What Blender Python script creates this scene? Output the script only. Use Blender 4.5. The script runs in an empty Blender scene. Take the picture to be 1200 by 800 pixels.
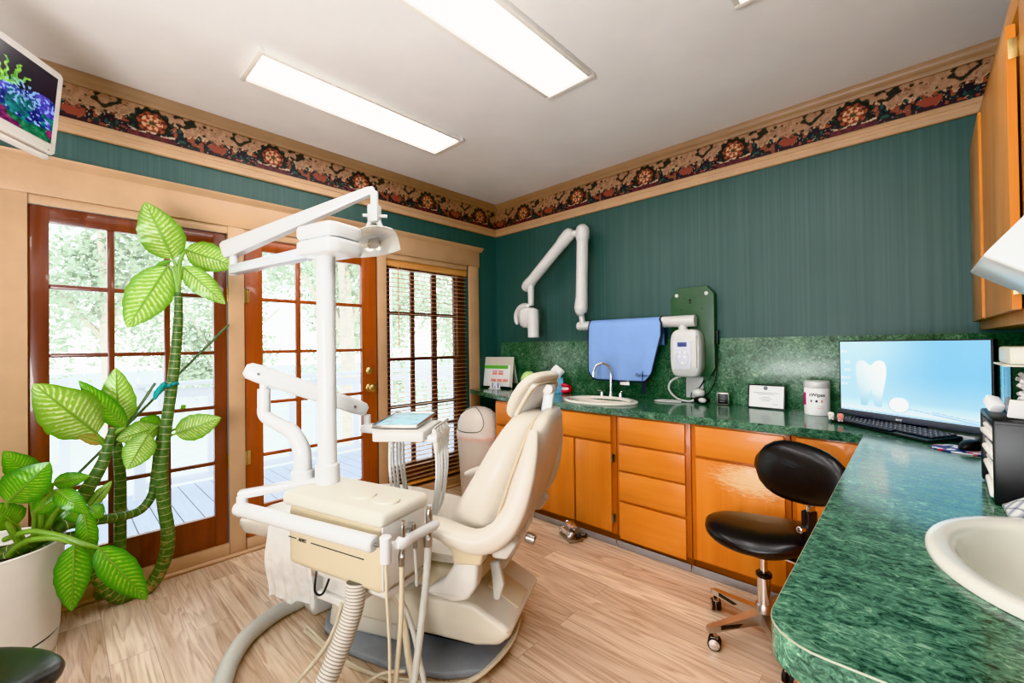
import bpy, bmesh, math, random
from mathutils import Vector, Matrix
from mathutils.geometry import tessellate_polygon
random.seed(7)
PI = math.pi
scene = bpy.context.scene
col = scene.collection

# ---------------------------------------------------------------- camera
FPX, YAW, PITCH, ROLL, CAMZ = 501.345, .75399, .0087631, -.01311, 1.30
_F = Vector((-math.sin(YAW), math.cos(YAW), 0)); _R = Vector((math.cos(YAW), math.sin(YAW), 0)); _U = Vector((0, 0, 1))
_F, _U = _F*math.cos(PITCH)+_U*math.sin(PITCH), _U*math.cos(PITCH)-_F*math.sin(PITCH)
_R, _U = _R*math.cos(ROLL)+_U*math.sin(ROLL), _U*math.cos(ROLL)-_R*math.sin(ROLL)
CO = Vector((0, 0, CAMZ))
cam_d = bpy.data.cameras.new('camera'); cam = bpy.data.objects.new('camera', cam_d); col.objects.link(cam)
cam.matrix_world = Matrix(((_R.x, _U.x, -_F.x, 0), (_R.y, _U.y, -_F.y, 0), (_R.z, _U.z, -_F.z, CAMZ), (0, 0, 0, 1)))
cam_d.sensor_width = 36; cam_d.lens = FPX/1200*36; cam_d.clip_start = .02; cam_d.clip_end = 200
scene.camera = cam

def ray(x, y): return _R*((x-600)/FPX) - _U*((y-399.7)/FPX) + _F
def at(x, y, ax, val):
    """a point of the survey photo on the real plane axis=val"""
    d = ray(x, y); return CO + d*((val-CO[ax])/d[ax])
def atd(x, y, D):
    d = ray(x, y); return CO + d*(D/d.dot(_F))

# ---------------------------------------------------------------- colours and materials
def lin(c):
    c = c/255.0
    return c/12.92 if c <= .04045 else ((c+.055)/1.055)**2.4
def C(r, g, b): return (lin(r), lin(g), lin(b), 1)

class NT:
    def __init__(s, name):
        s.m = bpy.data.materials.new(name); s.m.use_nodes = True
        s.t = s.m.node_tree; s.n = s.t.nodes; s.l = s.t.links
        s.b = s.n['Principled BSDF']; s.out = s.n['Material Output']
    def node(s, typ, **kw):
        nd = s.n.new(typ)
        for k, v in kw.items():
            if k.startswith('i_'): nd.inputs[k[2:].replace('_', ' ')].default_value = v
            else: setattr(nd, k, v)
        return nd
    def link(s, a, b): s.l.new(a, b)
    def coord(s, world=False, scale=(1, 1, 1), rot=(0, 0, 0)):
        if world: o = s.node('ShaderNodeNewGeometry').outputs['Position']
        else: o = s.node('ShaderNodeTexCoord').outputs['Object']
        mp = s.node('ShaderNodeMapping'); mp.inputs['Scale'].default_value = scale; mp.inputs['Rotation'].default_value = rot
        s.link(o, mp.inputs['Vector']); return mp.outputs['Vector']
    def noise(s, vec, scale, detail=4, rough=.55, dist=0):
        n = s.node('ShaderNodeTexNoise'); n.inputs['Scale'].default_value = scale; n.inputs['Detail'].default_value = detail
        n.inputs['Roughness'].default_value = rough; n.inputs['Distortion'].default_value = dist
        s.link(vec, n.inputs['Vector']); return n.outputs['Fac']
    def ramp(s, fac, stops, interp='LINEAR'):
        r = s.node('ShaderNodeValToRGB'); e = r.color_ramp; e.interpolation = interp
        while len(e.elements) < len(stops): e.elements.new(.5)
        for el, (p, c) in zip(e.elements, stops): el.position = p; el.color = c
        s.link(fac, r.inputs['Fac']); return r.outputs['Color']
    def mix(s, fac, a, b, mode='MIX'):
        m = s.node('ShaderNodeMix', data_type='RGBA', blend_type=mode)
        for sock, v in ((m.inputs[0], fac), (m.inputs[6], a), (m.inputs[7], b)):
            if isinstance(v, (tuple, float, int)): sock.default_value = v
            else: s.link(v, sock)
        return m.outputs[2]
    def math(s, op, a, b=0):
        m = s.node('ShaderNodeMath', operation=op)
        for sock, v in ((m.inputs[0], a), (m.inputs[1], b)):
            if isinstance(v, (float, int)): sock.default_value = v
            else: s.link(v, sock)
        return m.outputs[0]
    def base(s, c, rough=.5, metal=0, coat=0, spec=.5):
        if isinstance(c, tuple): s.b.inputs['Base Color'].default_value = c
        else: s.link(c, s.b.inputs['Base Color'])
        s.b.inputs['Roughness'].default_value = rough; s.b.inputs['Metallic'].default_value = metal
        s.b.inputs['Coat Weight'].default_value = coat; s.b.inputs['Specular IOR Level'].default_value = spec
        return s
    def bump(s, fac, strength=.2, dist=.01):
        b = s.node('ShaderNodeBump'); b.inputs['Strength'].default_value = strength; b.inputs['Distance'].default_value = dist
        s.link(fac, b.inputs['Height']); s.link(b.outputs['Normal'], s.b.inputs['Normal'])

def plain(name, rgb, rough=.5, metal=0, coat=0, spec=.5, var=.06, scale=14):
    n = NT(name); c = C(*rgb)
    if var:
        f = n.noise(n.coord(), scale, 3)
        d = tuple(x*(1-var*2) for x in c[:3])+(1,); u = tuple(min(1, x*(1+var)) for x in c[:3])+(1,)
        n.base(n.ramp(f, [(.3, d), (.7, u)]), rough, metal, coat, spec)
    else: n.base(c, rough, metal, coat, spec)
    return n.m
def emit(name, rgb, s):
    n = NT(name); n.base(C(*rgb), .5); n.b.inputs['Emission Color'].default_value = C(*rgb); n.b.inputs['Emission Strength'].default_value = s
    return n.m
def wood(name, base, dark, light, axis='z', world=False, rough=.38, coat=.15, freq=22, worn=None):
    n = NT(name)
    sc = {'x': (1.2, freq, freq), 'y': (freq, 1.2, freq), 'z': (freq, freq, 1.2)}[axis]
    v = n.coord(world, sc)
    f1 = n.noise(v, 1.0, 5, .6, .6)
    v2 = n.coord(world, tuple(x*.12 if x > 2 else x*.9 for x in sc))
    f2 = n.noise(v2, 1.6, 3, .5, .3)
    c1 = n.ramp(f1, [(.28, C(*dark)), (.5, C(*base)), (.75, C(*light))])
    c2 = n.ramp(f2, [(.3, C(*dark)), (.55, C(*base)), (.75, C(*light))])
    c = n.mix(.5, c1, c2)
    if worn:
        p0, sz = worn
        g = n.node('ShaderNodeNewGeometry').outputs['Position']
        mp = n.node('ShaderNodeMapping'); mp.inputs['Location'].default_value = tuple(-p0[i]/sz[i] for i in range(3)); mp.inputs['Scale'].default_value = tuple(1/x for x in sz)
        n.link(g, mp.inputs['Vector'])
        ln = n.node('ShaderNodeVectorMath', operation='LENGTH'); n.link(mp.outputs[0], ln.inputs[0])
        nz = n.noise(n.coord(True, (9, 9, 90)), 3, 6, .75)
        msk = n.math('SUBTRACT', n.math('MULTIPLY', nz, 1.9), n.math('ADD', n.math('MULTIPLY', ln.outputs['Value'], .55), .42))
        msk = n.ramp(n.math('MULTIPLY', msk, 2.5), [(.0, (0, 0, 0, 1)), (.6, (1, 1, 1, 1))])
        c = n.mix(msk, c, C(236, 196, 146))
    n.base(c, rough, 0, coat)
    return n.m

M = {}
M['cab'] = wood('honey_wood', (216, 132, 54), (200, 112, 38), (228, 148, 70), 'z')
M['cab_h'] = wood('honey_wood_drawer', (220, 136, 58), (206, 118, 42), (232, 152, 74), 'x')
M['cab_worn'] = wood('honey_wood_worn', (218, 134, 56), (202, 114, 40), (230, 150, 72), 'z', worn=((-.62, 2.46, .58), (.2, .3, .085)))
M['cab_dark'] = wood('honey_wood_stile', (186, 98, 26), (162, 80, 18), (204, 116, 36), 'z')
M['upper'] = wood('upper_cabinet_wood', (196, 138, 82), (166, 108, 58), (214, 160, 104), 'z', freq=30)
M['upper_edge'] = wood('upper_cabinet_edge', (206, 126, 40), (188, 106, 26), (222, 144, 60), 'z', freq=30)
M['door_red'] = wood('mahogany_door_wood', (112, 50, 20), (84, 34, 12), (140, 70, 34), 'z', rough=.3, coat=.4)
M['door_org'] = wood('orange_door_wood', (150, 70, 20), (120, 50, 12), (172, 88, 30), 'z', rough=.3, coat=.3)
M['sash'] = wood('dark_sash_wood', (92, 42, 28), (66, 28, 18), (116, 60, 42), 'z', rough=.35)
M['blind'] = wood('blind_wood', (206, 150, 92), (184, 124, 66), (224, 174, 118), 'y', rough=.35, freq=30)
M['slat'] = wood('blind_slat_wood', (214, 176, 144), (196, 150, 118), (230, 198, 168), 'y', rough=.4, freq=30)
M['tan'] = plain('tan_painted_trim', (192, 156, 122), .42, var=.04, scale=6)
M['crown'] = plain('crown_tan_paint', (158, 126, 96), .42, var=.05, scale=6)
M['ceil'] = plain('ceiling_paint', (234, 232, 231), .9, var=.02, scale=3)
M['cream'] = plain('cream_upholstery', (207, 198, 185), .38, coat=.08, var=.02, scale=5)
M['cream2'] = plain('cream_upholstery_seam', (196, 178, 150), .5, var=.02)
M['beige'] = plain('beige_plastic', (214, 208, 193), .38, var=.015, scale=4)
M['beige_d'] = plain('tan_plastic', (204, 190, 162), .4, var=.015, scale=4)
M['lid'] = plain('cream_plastic', (208, 203, 190), .35, var=.015, scale=4)
M['white'] = plain('white_enamel', (206, 206, 205), .28, var=.01, coat=.2)
M['offwhite'] = plain('offwhite_plastic', (206, 203, 197), .35, var=.015)
M['grey_arm'] = plain('grey_enamel', (196, 200, 204), .3, var=.02)
M['base_grey'] = plain('grey_blue_base', (142, 148, 154), .5, var=.05)
M['conduit'] = plain('grey_tubing', (196, 196, 188), .45, var=.02)
M['tube'] = plain('beige_tubing', (200, 188, 164), .45, var=.02)
def ribmat():
    n = NT('ribbed_hose'); uv = n.node('ShaderNodeUVMap'); uv.uv_map = 'UVMap'; sp = n.node('ShaderNodeSeparateXYZ'); n.link(uv.outputs[0], sp.inputs[0])
    f = n.math('FRACT', n.math('MULTIPLY', sp.outputs[0], 1/.0105))
    n.base(n.ramp(f, [(.0, C(96, 88, 78)), (.22, C(186, 178, 166)), (.6, C(214, 208, 198)), (.82, C(186, 178, 166)), (1, C(96, 88, 78))]), .5); return n.m  # groove shade between the ribs painted as dark bands on a smooth tube
M['ribbed'] = ribmat()
M['black'] = plain('black_plastic', (22, 22, 24), .4, var=.05)
M['blackrub'] = plain('black_rubber', (14, 14, 15), .6, var=.05)
M['leather'] = plain('black_vinyl', (12, 13, 17), .34, coat=.12, var=.08, scale=20)
M['chrome'] = plain('chrome', (226, 226, 228), .12, 1, var=0)
M['alu'] = plain('brushed_aluminium', (198, 192, 186), .28, 1, var=.04)
M['brass'] = plain('aged_brass', (214, 186, 130), .25, 1, var=.05)
M['steel'] = plain('steel', (176, 172, 166), .3, 1, var=.05)
M['porcelain'] = plain('cream_porcelain', (226, 221, 211), .12, coat=.5, var=.01)
M['bin'] = plain('bin_plastic', (226, 220, 212), .38, var=.01)
M['pink'] = plain('pink_bag_edge', (240, 214, 204), .5, var=.05)
M['toe'] = plain('grey_vinyl_base', (150, 146, 146), .5, var=.05)
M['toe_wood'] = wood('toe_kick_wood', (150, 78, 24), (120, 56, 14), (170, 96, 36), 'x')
M['greenboard'] = plain('green_painted_board', (48, 84, 54), .4, var=.06)
M['apron'] = plain('blue_apron_vinyl', (134, 170, 226), .45, var=.03, scale=8)
M['navy'] = plain('navy_binding', (24, 30, 52), .5, var=.05)
M['pot'] = plain('white_planter', (226, 222, 216), .4, var=.015)
M['soil'] = plain('dark_potting_soil', (44, 36, 28), .9, var=.3, scale=60)
M['teal'] = plain('teal_ribbon', (30, 150, 150), .4, var=.1)
M['stake'] = plain('green_stake', (84, 110, 70), .5, var=.1)
M['red'] = plain('red_acrylic', (214, 40, 62), .25, var=.05)
M['toothwhite'] = plain('tooth_white', (246, 242, 232), .25, var=.01)
M['lime'] = plain('lime_plastic', (200, 230, 150), .35, var=.05)
M['paper'] = plain('white_paper', (240, 240, 240), .7, var=.01)
M['greyink'] = plain('grey_ink', (120, 122, 130), .7, var=0)
M['darkink'] = plain('dark_ink', (30, 30, 34), .7, var=0)
M['magenta'] = plain('magenta_ink', (214, 30, 120), .6, var=0)
M['greenink'] = plain('green_ink', (104, 186, 74), .6, var=0)
M['redink'] = plain('red_ink', (200, 60, 56), .6, var=0)
M['pinkink'] = plain('pale_red_ink', (232, 150, 136), .6, var=0)
M['blueink'] = plain('blue_ink', (70, 90, 170), .4, var=0)
M['lcd'] = plain('lcd_blue', (72, 84, 140), .3, var=.05)
M['panelgrey'] = plain('pale_keypad', (206, 210, 220), .35, var=.02)
M['blueclip'] = plain('blue_box_print', (110, 186, 226), .5, var=.2, scale=30)
M['orange'] = plain('orange_box_print', (206, 120, 70), .5, var=.35, scale=40)
M['vinyl_lip'] = plain('counter_edge_seam', (150, 150, 130), .4, var=.05)
M['bark'] = plain('tree_bark', (200, 192, 180), .8, var=.2)
M['deckwhite'] = plain('white_painted_wood', (238, 240, 242), .6, var=.02)
M['worldwhite'] = plain('pale_stucco', (232, 230, 226), .8, var=.03)
M['cotton'] = plain('white_cotton', (244, 240, 236), .8, var=.02)

def marble(name, scale, stretch, rough, hi=(158, 190, 160), mid=(68, 110, 88), lo=(26, 58, 46)):
    n = NT(name)
    v = n.coord(True, stretch)
    f = n.noise(v, scale, 8, .72, 1.6)
    g = n.noise(v, scale*.25, 3, .5, .4)
    f = n.math('ADD', n.math('MULTIPLY', f, .8), n.math('MULTIPLY', g, .22))
    n.base(n.ramp(f, [(.40, C(*lo)), (.5, C(*mid)), (.58, C(96, 138, 112)), (.66, C(*hi))]), rough, 0, .1)
    return n.m
M['marble'] = marble('green_marble_laminate', 40, (1.0, 1.7, 1.6), .15, (152, 180, 154), (72, 106, 88), (28, 52, 43))
M['marble_v'] = marble('green_marble_splash', 40, (1, 1, 1), .3, (156, 174, 136), (70, 106, 78), (32, 58, 42))

def floor_mat():
    n = NT('light_oak_laminate')
    v = n.coord(True)
    br = n.node('ShaderNodeTexBrick'); br.offset = .37; br.inputs['Scale'].default_value = 1
    br.inputs['Brick Width'].default_value = 1.22; br.inputs['Row Height'].default_value = .145
    br.inputs['Mortar Size'].default_value = .0012; br.inputs['Mortar Smooth'].default_value = .1; br.inputs['Bias'].default_value = 0
    br.inputs['Color1'].default_value = (0, 0, 0, 1); br.inputs['Color2'].default_value = (1, 1, 1, 1); br.inputs['Mortar'].default_value = (.5, .5, .5, 1)
    n.link(v, br.inputs['Vector'])
    cm = n.node('ShaderNodeCombineXYZ'); rnd = n.math('MULTIPLY', br.outputs['Color'], 7.3)
    n.link(rnd, cm.inputs[0]); n.link(rnd, cm.inputs[1]); n.link(rnd, cm.inputs[2])
    ad = n.node('ShaderNodeVectorMath', operation='ADD'); n.link(v, ad.inputs[0]); n.link(cm.outputs[0], ad.inputs[1])
    mp = n.node('ShaderNodeMapping'); mp.inputs['Scale'].default_value = (.55, 6.5, 1); n.link(ad.outputs[0], mp.inputs['Vector'])
    big = n.noise(mp.outputs[0], 1.5, 2, .5, .5)
    rings = n.math('FRACT', n.math('MULTIPLY', big, 9.0))
    rings = n.ramp(rings, [(0, (1, 1, 1, 1)), (.35, (.55, .55, .55, 1)), (.8, (.12, .12, .12, 1)), (1, (1, 1, 1, 1))])
    mp2 = n.node('ShaderNodeMapping'); mp2.inputs['Scale'].default_value = (2.2, 46, 1); n.link(ad.outputs[0], mp2.inputs['Vector'])
    fine = n.noise(mp2.outputs[0], 2, 5, .65, .3)
    fac = n.math('ADD', n.math('MULTIPLY', rings, .30), n.math('MULTIPLY', fine, .70))
    c = n.ramp(fac, [(.2, C(166, 136, 110)), (.36, C(206, 178, 152)), (.55, C(230, 210, 186)), (.8, C(242, 228, 208))])
    tone = n.ramp(br.outputs['Color'], [(0, C(226, 214, 206)), (1, C(255, 252, 248))])
    c = n.mix(1.0, c, tone, 'MULTIPLY')
    c = n.mix(n.math('MULTIPLY', br.outputs['Fac'], .55), c, C(120, 88, 62))
    n.base(c, .34, 0, .1)
    n.bump(n.math('SUBTRACT', 1.0, br.outputs['Fac']), .15, .002)
    return n.m
M['floor'] = floor_mat()

def wallpaper():
    n = NT('green_wallpaper')
    st = n.noise(n.coord(True, (70, 70, .5)), 1, 4, .6)
    cl = n.noise(n.coord(True, (1, 1, 1)), 1.3, 3, .5)
    f = n.math('ADD', n.math('MULTIPLY', st, .65), n.math('MULTIPLY', cl, .35))
    n.base(n.ramp(f, [(.3, C(50, 79, 76)), (.5, C(60, 89, 85)), (.7, C(72, 100, 95))]), .5, 0, .0)
    n.bump(n.math('ADD', st, n.math('MULTIPLY', n.noise(n.coord(True), 7, 4), .6)), .12, .01)
    return n.m
M['wall'] = wallpaper()

def glass(name='window_glass'):
    n = NT(name)
    tr = n.node('ShaderNodeBsdfTransparent'); gl = n.node('ShaderNodeBsdfGlossy'); gl.inputs['Roughness'].default_value = .02
    fr = n.node('ShaderNodeFresnel'); fr.inputs['IOR'].default_value = 1.3
    mx = n.node('ShaderNodeMixShader'); n.link(fr.outputs[0], mx.inputs[0]); n.link(tr.outputs[0], mx.inputs[1]); n.link(gl.outputs[0], mx.inputs[2])
    n.link(mx.outputs[0], n.out.inputs['Surface']); return n.m
M['glass'] = glass()
def film():
    n = NT('clear_plastic_sheet')
    tr = n.node('ShaderNodeBsdfTransparent'); pb = n.b
    f = n.noise(n.coord(), 22, 3)
    n.base(C(236, 236, 234), .25)
    mx = n.node('ShaderNodeMixShader'); n.link(n.ramp(f, [(.3, (.66, .66, .66, 1)), (.7, (.8, .8, .8, 1))]), mx.inputs[0])
    n.link(tr.outputs[0], mx.inputs[1]); n.link(pb.outputs[0], mx.inputs[2]); n.link(mx.outputs[0], n.out.inputs['Surface']); return n.m
M['film'] = film()
def vcol(name, em=0, rough=.5):
    n = NT(name); a = n.node('ShaderNodeVertexColor'); a.layer_name = 'Col'
    n.base(a.outputs[0], rough)
    if em:
        n.base((0.01, 0.01, 0.01, 1), rough)
        n.link(a.outputs[0], n.b.inputs['Emission Color']); n.b.inputs['Emission Strength'].default_value = em
    return n.m
M['border'] = vcol('floral_wallpaper_border')
M['screen'] = vcol('lit_screen', .42, .15); M['screen_dim'] = vcol('television_screen', .24, .2)
def leafmat(name, edge, mid, vein, amt, rib=(120, 150, 50)):
    n = NT(name)
    uv = n.node('ShaderNodeUVMap'); uv.uv_map = 'UVMap'
    sp = n.node('ShaderNodeSeparateXYZ'); n.link(uv.outputs[0], sp.inputs[0])
    av = n.math('ABSOLUTE', sp.outputs[1])
    q = n.math('SUBTRACT', sp.outputs[0], n.math('MULTIPLY', av, .16))
    nz = n.noise(n.coord(), 55, 4, .6)
    st = n.math('SINE', n.math('ADD', n.math('MULTIPLY', q, 92), n.math('MULTIPLY', nz, 5)))
    e = n.math('MULTIPLY', av, av)
    base = n.mix(n.ramp(e, [(.25, (0, 0, 0, 1)), (1, (1, 1, 1, 1))]), C(*mid), C(*edge))
    st = n.math('ADD', n.math('MULTIPLY', st, .3), nz)
    fade = n.ramp(av, [(.04, (0, 0, 0, 1)), (.12, (amt, amt, amt, 1)), (.5, (amt*.8, amt*.8, amt*.8, 1)), (.92, (0, 0, 0, 1))])
    msk = n.math('MULTIPLY', n.ramp(st, [(.5, (0, 0, 0, 1)), (.85, (1, 1, 1, 1))]), fade)
    c = n.mix(msk, base, C(*vein))
    c = n.mix(n.ramp(av, [(.02, (1, 1, 1, 1)), (.05, (0, 0, 0, 1))]), c, C(*rib))
    n.base(c, .3, 0, .2)
    n.b.inputs['Subsurface Weight'].default_value = .0
    tl = n.node('ShaderNodeBsdfTranslucent'); n.link(c, tl.inputs['Color'])
    mx = n.node('ShaderNodeMixShader'); mx.inputs[0].default_value = .35
    n.link(n.b.outputs[0], mx.inputs[1]); n.link(tl.outputs[0], mx.inputs[2]); n.link(mx.outputs[0], n.out.inputs['Surface'])
    return n.m
M['leaf_pale'] = leafmat('pale_variegated_leaf', (104, 156, 44), (142, 184, 68), (226, 234, 184), .9, (130, 160, 70))
M['leaf_green'] = leafmat('green_variegated_leaf', (54, 128, 26), (84, 160, 34), (190, 220, 90), .7, (100, 150, 50))
M['leaf_dry'] = leafmat('drying_leaf', (150, 130, 70), (170, 160, 80), (200, 180, 110), .5)
def stemmat():
    n = NT('ringed_green_cane')
    uv = n.node('ShaderNodeUVMap'); uv.uv_map = 'UVMap'
    sp = n.node('ShaderNodeSeparateXYZ'); n.link(uv.outputs[0], sp.inputs[0])
    f = n.math('FRACT', n.math('MULTIPLY', sp.outputs[0], 26))
    nz = n.noise(n.coord(), 60, 4)
    g = n.ramp(nz, [(.35, C(50, 84, 34)), (.65, C(84, 118, 52))])
    px_ = n.node('ShaderNodeSeparateXYZ'); n.link(n.coord(True), px_.inputs[0]); low_ = n.ramp(px_.outputs[2], [(.05, (1, 1, 1, 1)), (.55, (.12, .12, .12, 1))])
    sc = n.ramp(n.noise(n.coord(), 30, 3), [(.55, (0, 0, 0, 1)), (.62, (1, 1, 1, 1))])
    g = n.mix(n.math('MULTIPLY', n.math('MULTIPLY', sc, .8), low_), g, C(170, 140, 96))
    c = n.mix(n.ramp(f, [(.0, (.9, .9, .9, 1)), (.04, (.8, .8, .8, 1)), (.09, (0, 0, 0, 1))]), g, C(206, 196, 150))
    n.base(c, .5); return n.m
M['stem'] = stemmat()
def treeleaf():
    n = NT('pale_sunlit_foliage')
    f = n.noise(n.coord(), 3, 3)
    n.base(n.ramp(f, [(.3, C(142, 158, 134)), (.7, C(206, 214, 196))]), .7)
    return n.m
M['treeleaf'] = treeleaf()
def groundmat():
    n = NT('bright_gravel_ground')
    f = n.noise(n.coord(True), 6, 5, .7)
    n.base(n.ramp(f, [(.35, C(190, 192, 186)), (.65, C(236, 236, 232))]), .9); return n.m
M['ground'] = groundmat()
def deckmat():
    n = NT('grey_deck_boards')
    v = n.coord(True); sp = n.node('ShaderNodeSeparateXYZ'); n.link(v, sp.inputs[0])
    f = n.math('FRACT', n.math('MULTIPLY', sp.outputs[1], 1/.14))
    nz = n.noise(n.coord(True, (2, 30, 1)), 2, 4)
    g = n.ramp(nz, [(.3, C(150, 158, 170)), (.7, C(190, 196, 206))])
    n.base(n.mix(n.ramp(f, [(.0, (1, 1, 1, 1)), (.06, (1, 1, 1, 1)), (.09, (0, 0, 0, 1))]), g, C(60, 66, 76)), .6); return n.m
M['deck'] = deckmat()

# ---------------------------------------------------------------- mesh building
class MB:
    """collects vertices and faces in world space"""
    def __init__(s, mtx=None): s.v = []; s.f = []; s.uv = {}; s.M = mtx or Matrix(); s.col = None
    def add(s, vs, fs, mtx=None):
        m = s.M @ mtx if mtx else s.M
        o = len(s.v); s.v += [m @ Vector(p) for p in vs]; s.f += [tuple(i+o for i in f) for f in fs]; return o
    def box(s, c, size, bev=.003, rot=(0, 0, 0), seg=2, mtx=None):
        bm = bmesh.new(); bmesh.ops.create_cube(bm, size=1); bmesh.ops.scale(bm, vec=size, verts=bm.verts)
        bev = min(bev, min(size)*.49)
        if bev > 0: bmesh.ops.bevel(bm, geom=bm.edges[:], offset=bev, segments=seg, profile=.5, affect='EDGES')
        m = Matrix.Translation(c) @ Matrix.Rotation(rot[2], 4, 'Z') @ Matrix.Rotation(rot[1], 4, 'Y') @ Matrix.Rotation(rot[0], 4, 'X')
        if mtx: m = mtx @ m
        s.add([v.co.copy() for v in bm.verts], [[v.index for v in f.verts] for f in bm.faces], m); bm.free(); return s
    def bar(s, a, b, w, h, bev=.002, up=(0, 0, 1)):
        a, b = Vector(a), Vector(b); d = b-a; L = d.length; x = d.normalized(); u = Vector(up)
        y = u.cross(x)
        if y.length < 1e-4: y = Vector((1, 0, 0)).cross(x)
        y.normalize(); z = x.cross(y)
        m = Matrix(((x.x, y.x, z.x, 0), (x.y, y.y, z.y, 0), (x.z, y.z, z.z, 0), (0, 0, 0, 1)))
        return s.box((0, 0, 0), (L, w, h), bev, mtx=Matrix.Translation((a+b)/2) @ m)
    def rings(s, rings, cap=True, closed=True, uvs=None):
        n = len(rings[0]); vs = [p for r in rings for p in r]; fs = []
        for i in range(len(rings)-1):
            for j in range(n if closed else n-1):
                k = (j+1) % n; fs.append((i*n+j, i*n+k, (i+1)*n+k, (i+1)*n+j))
        if cap and closed: fs.append(tuple(range(n-1, -1, -1))); fs.append(tuple(range((len(rings)-1)*n, len(rings)*n)))
        o = s.add(vs, fs)
        if uvs:
            for i in range(len(rings)):
                for j in range(n): s.uv[o+i*n+j] = (uvs[i], j/n)
        return s
    def tube(s, pts, r, n=12, smooth=6, cap=True):
        pts = [Vector(p) for p in pts]; rs = list(r) if isinstance(r, (list, tuple)) else [r]*len(pts)
        if smooth > 1 and len(pts) > 2: pts, rs = spline(pts, rs, smooth)
        T = []
        for i in range(len(pts)):
            d = pts[min(i+1, len(pts)-1)]-pts[max(i-1, 0)]; T.append(d.normalized())
        u = Vector((0, 0, 1)) if abs(T[0].z) < .9 else Vector((1, 0, 0)); u = (u-T[0]*u.dot(T[0])).normalized()
        R = []; L = [0]
        for i, p in enumerate(pts):
            u = (u-T[i]*u.dot(T[i]))
            if u.length < 1e-6: u = T[i].orthogonal()
            u.normalize(); w = T[i].cross(u)
            R.append([p+(u*math.cos(2*PI*j/n)+w*math.sin(2*PI*j/n))*rs[i] for j in range(n)])
            if i: L.append(L[-1]+(pts[i]-pts[i-1]).length)
        return s.rings(R, cap, uvs=L)
    def cyl(s, a, b, r, r2=None, n=24, bev=0):
        a, b = Vector(a), Vector(b); r2 = r if r2 is None else r2
        if bev:
            d = (b-a).normalized()*bev
            return s.tube([a, a+d*.02, a+d, b-d, b-d*.02, b], [r-bev, r-bev*.9, r, r2, r2-bev*.9, r2-bev], n, 1)
        return s.tube([a, b], [r, r2], n, 1)
    def lathe(s, prof, c=(0, 0, 0), n=32, sx=1, sy=1, cap=True, rz=0):
        R = [[Vector((c[0]+r*sx*math.cos(2*PI*j/n+rz), c[1]+r*sy*math.sin(2*PI*j/n+rz), c[2]+z)) for j in range(n)] for r, z in prof]
        return s.rings(R, cap)
    def ball(s, c, r, n=16, sx=1, sy=1, sz=1):
        prof = [(r*math.sin(PI*i/10), -r*sz*math.cos(PI*i/10)) for i in range(11)]
        prof[0] = (r*.01, -r*sz); prof[-1] = (r*.01, r*sz)
        return s.lathe(prof, c, n, sx, sy)
    def prism(s, poly, d0, d1, plane='xz', bev=0):
        """extrude a polygon given in a plane along the third axis"""
        def P(a, b, d): return {'xz': (a, d, b), 'xy': (a, b, d), 'yz': (d, a, b)}[plane]
        bm = bmesh.new(); n = len(poly)
        v0 = [bm.verts.new(P(a, b, d0)) for a, b in poly]; v1 = [bm.verts.new(P(a, b, d1)) for a, b in poly]
        bm.faces.new(v0); bm.faces.new(v1[::-1])
        for i in range(n): bm.faces.new((v0[i], v1[i], v1[(i+1) % n], v0[(i+1) % n]))
        bmesh.ops.recalc_face_normals(bm, faces=bm.faces)
        if bev: bmesh.ops.bevel(bm, geom=bm.edges[:], offset=bev, segments=3, profile=.5, affect='EDGES')
        bm.verts.index_update()
        s.add([v.co.copy() for v in bm.verts], [[v.index for v in f.verts] for f in bm.faces]); bm.free(); return s
    def quad(s, a, b, c, d): s.add([a, b, c, d], [(0, 1, 2, 3)]); return s
    def even_tube(s, pts, r0, r1, step, n=18):
        P, _ = spline([Vector(p) for p in pts], [1]*len(pts), 40); out = [P[0]]; acc = 0
        for a, b in zip(P, P[1:]):
            acc += (b-a).length
            if acc >= step: out.append(b); acc = 0
        return s.tube(out, [(r0 if i % 2 else r1) for i in range(len(out))], n, 1)
    def build(s, name, mat, parent=None, smooth=True, ang=40, recalc=True):
        me = bpy.data.meshes.new(name)
        inv = Matrix() if parent is None else root_mtx(parent).inverted()
        me.from_pydata([tuple(inv @ p) for p in s.v], [], s.f)
        if recalc:
            bm = bmesh.new(); bm.from_mesh(me); bmesh.ops.recalc_face_normals(bm, faces=bm.faces); bm.to_mesh(me); bm.free()
        if s.uv:
            uv = me.uv_layers.new(name='UVMap')
            for lp in me.loops:
                if lp.vertex_index in s.uv: uv.data[lp.index].uv = s.uv[lp.vertex_index]
        if s.col:
            at_ = me.color_attributes.new('Col', 'FLOAT_COLOR', 'POINT')
            for i, c in enumerate(s.col): at_.data[i].color = c
        me.materials.append(M[mat] if isinstance(mat, str) else mat)
        o = bpy.data.objects.new(name, me); col.objects.link(o)
        if parent: o.parent = parent
        if smooth:
            me.shade_smooth(); me.set_sharp_from_angle(angle=math.radians(ang))
        return o

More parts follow.
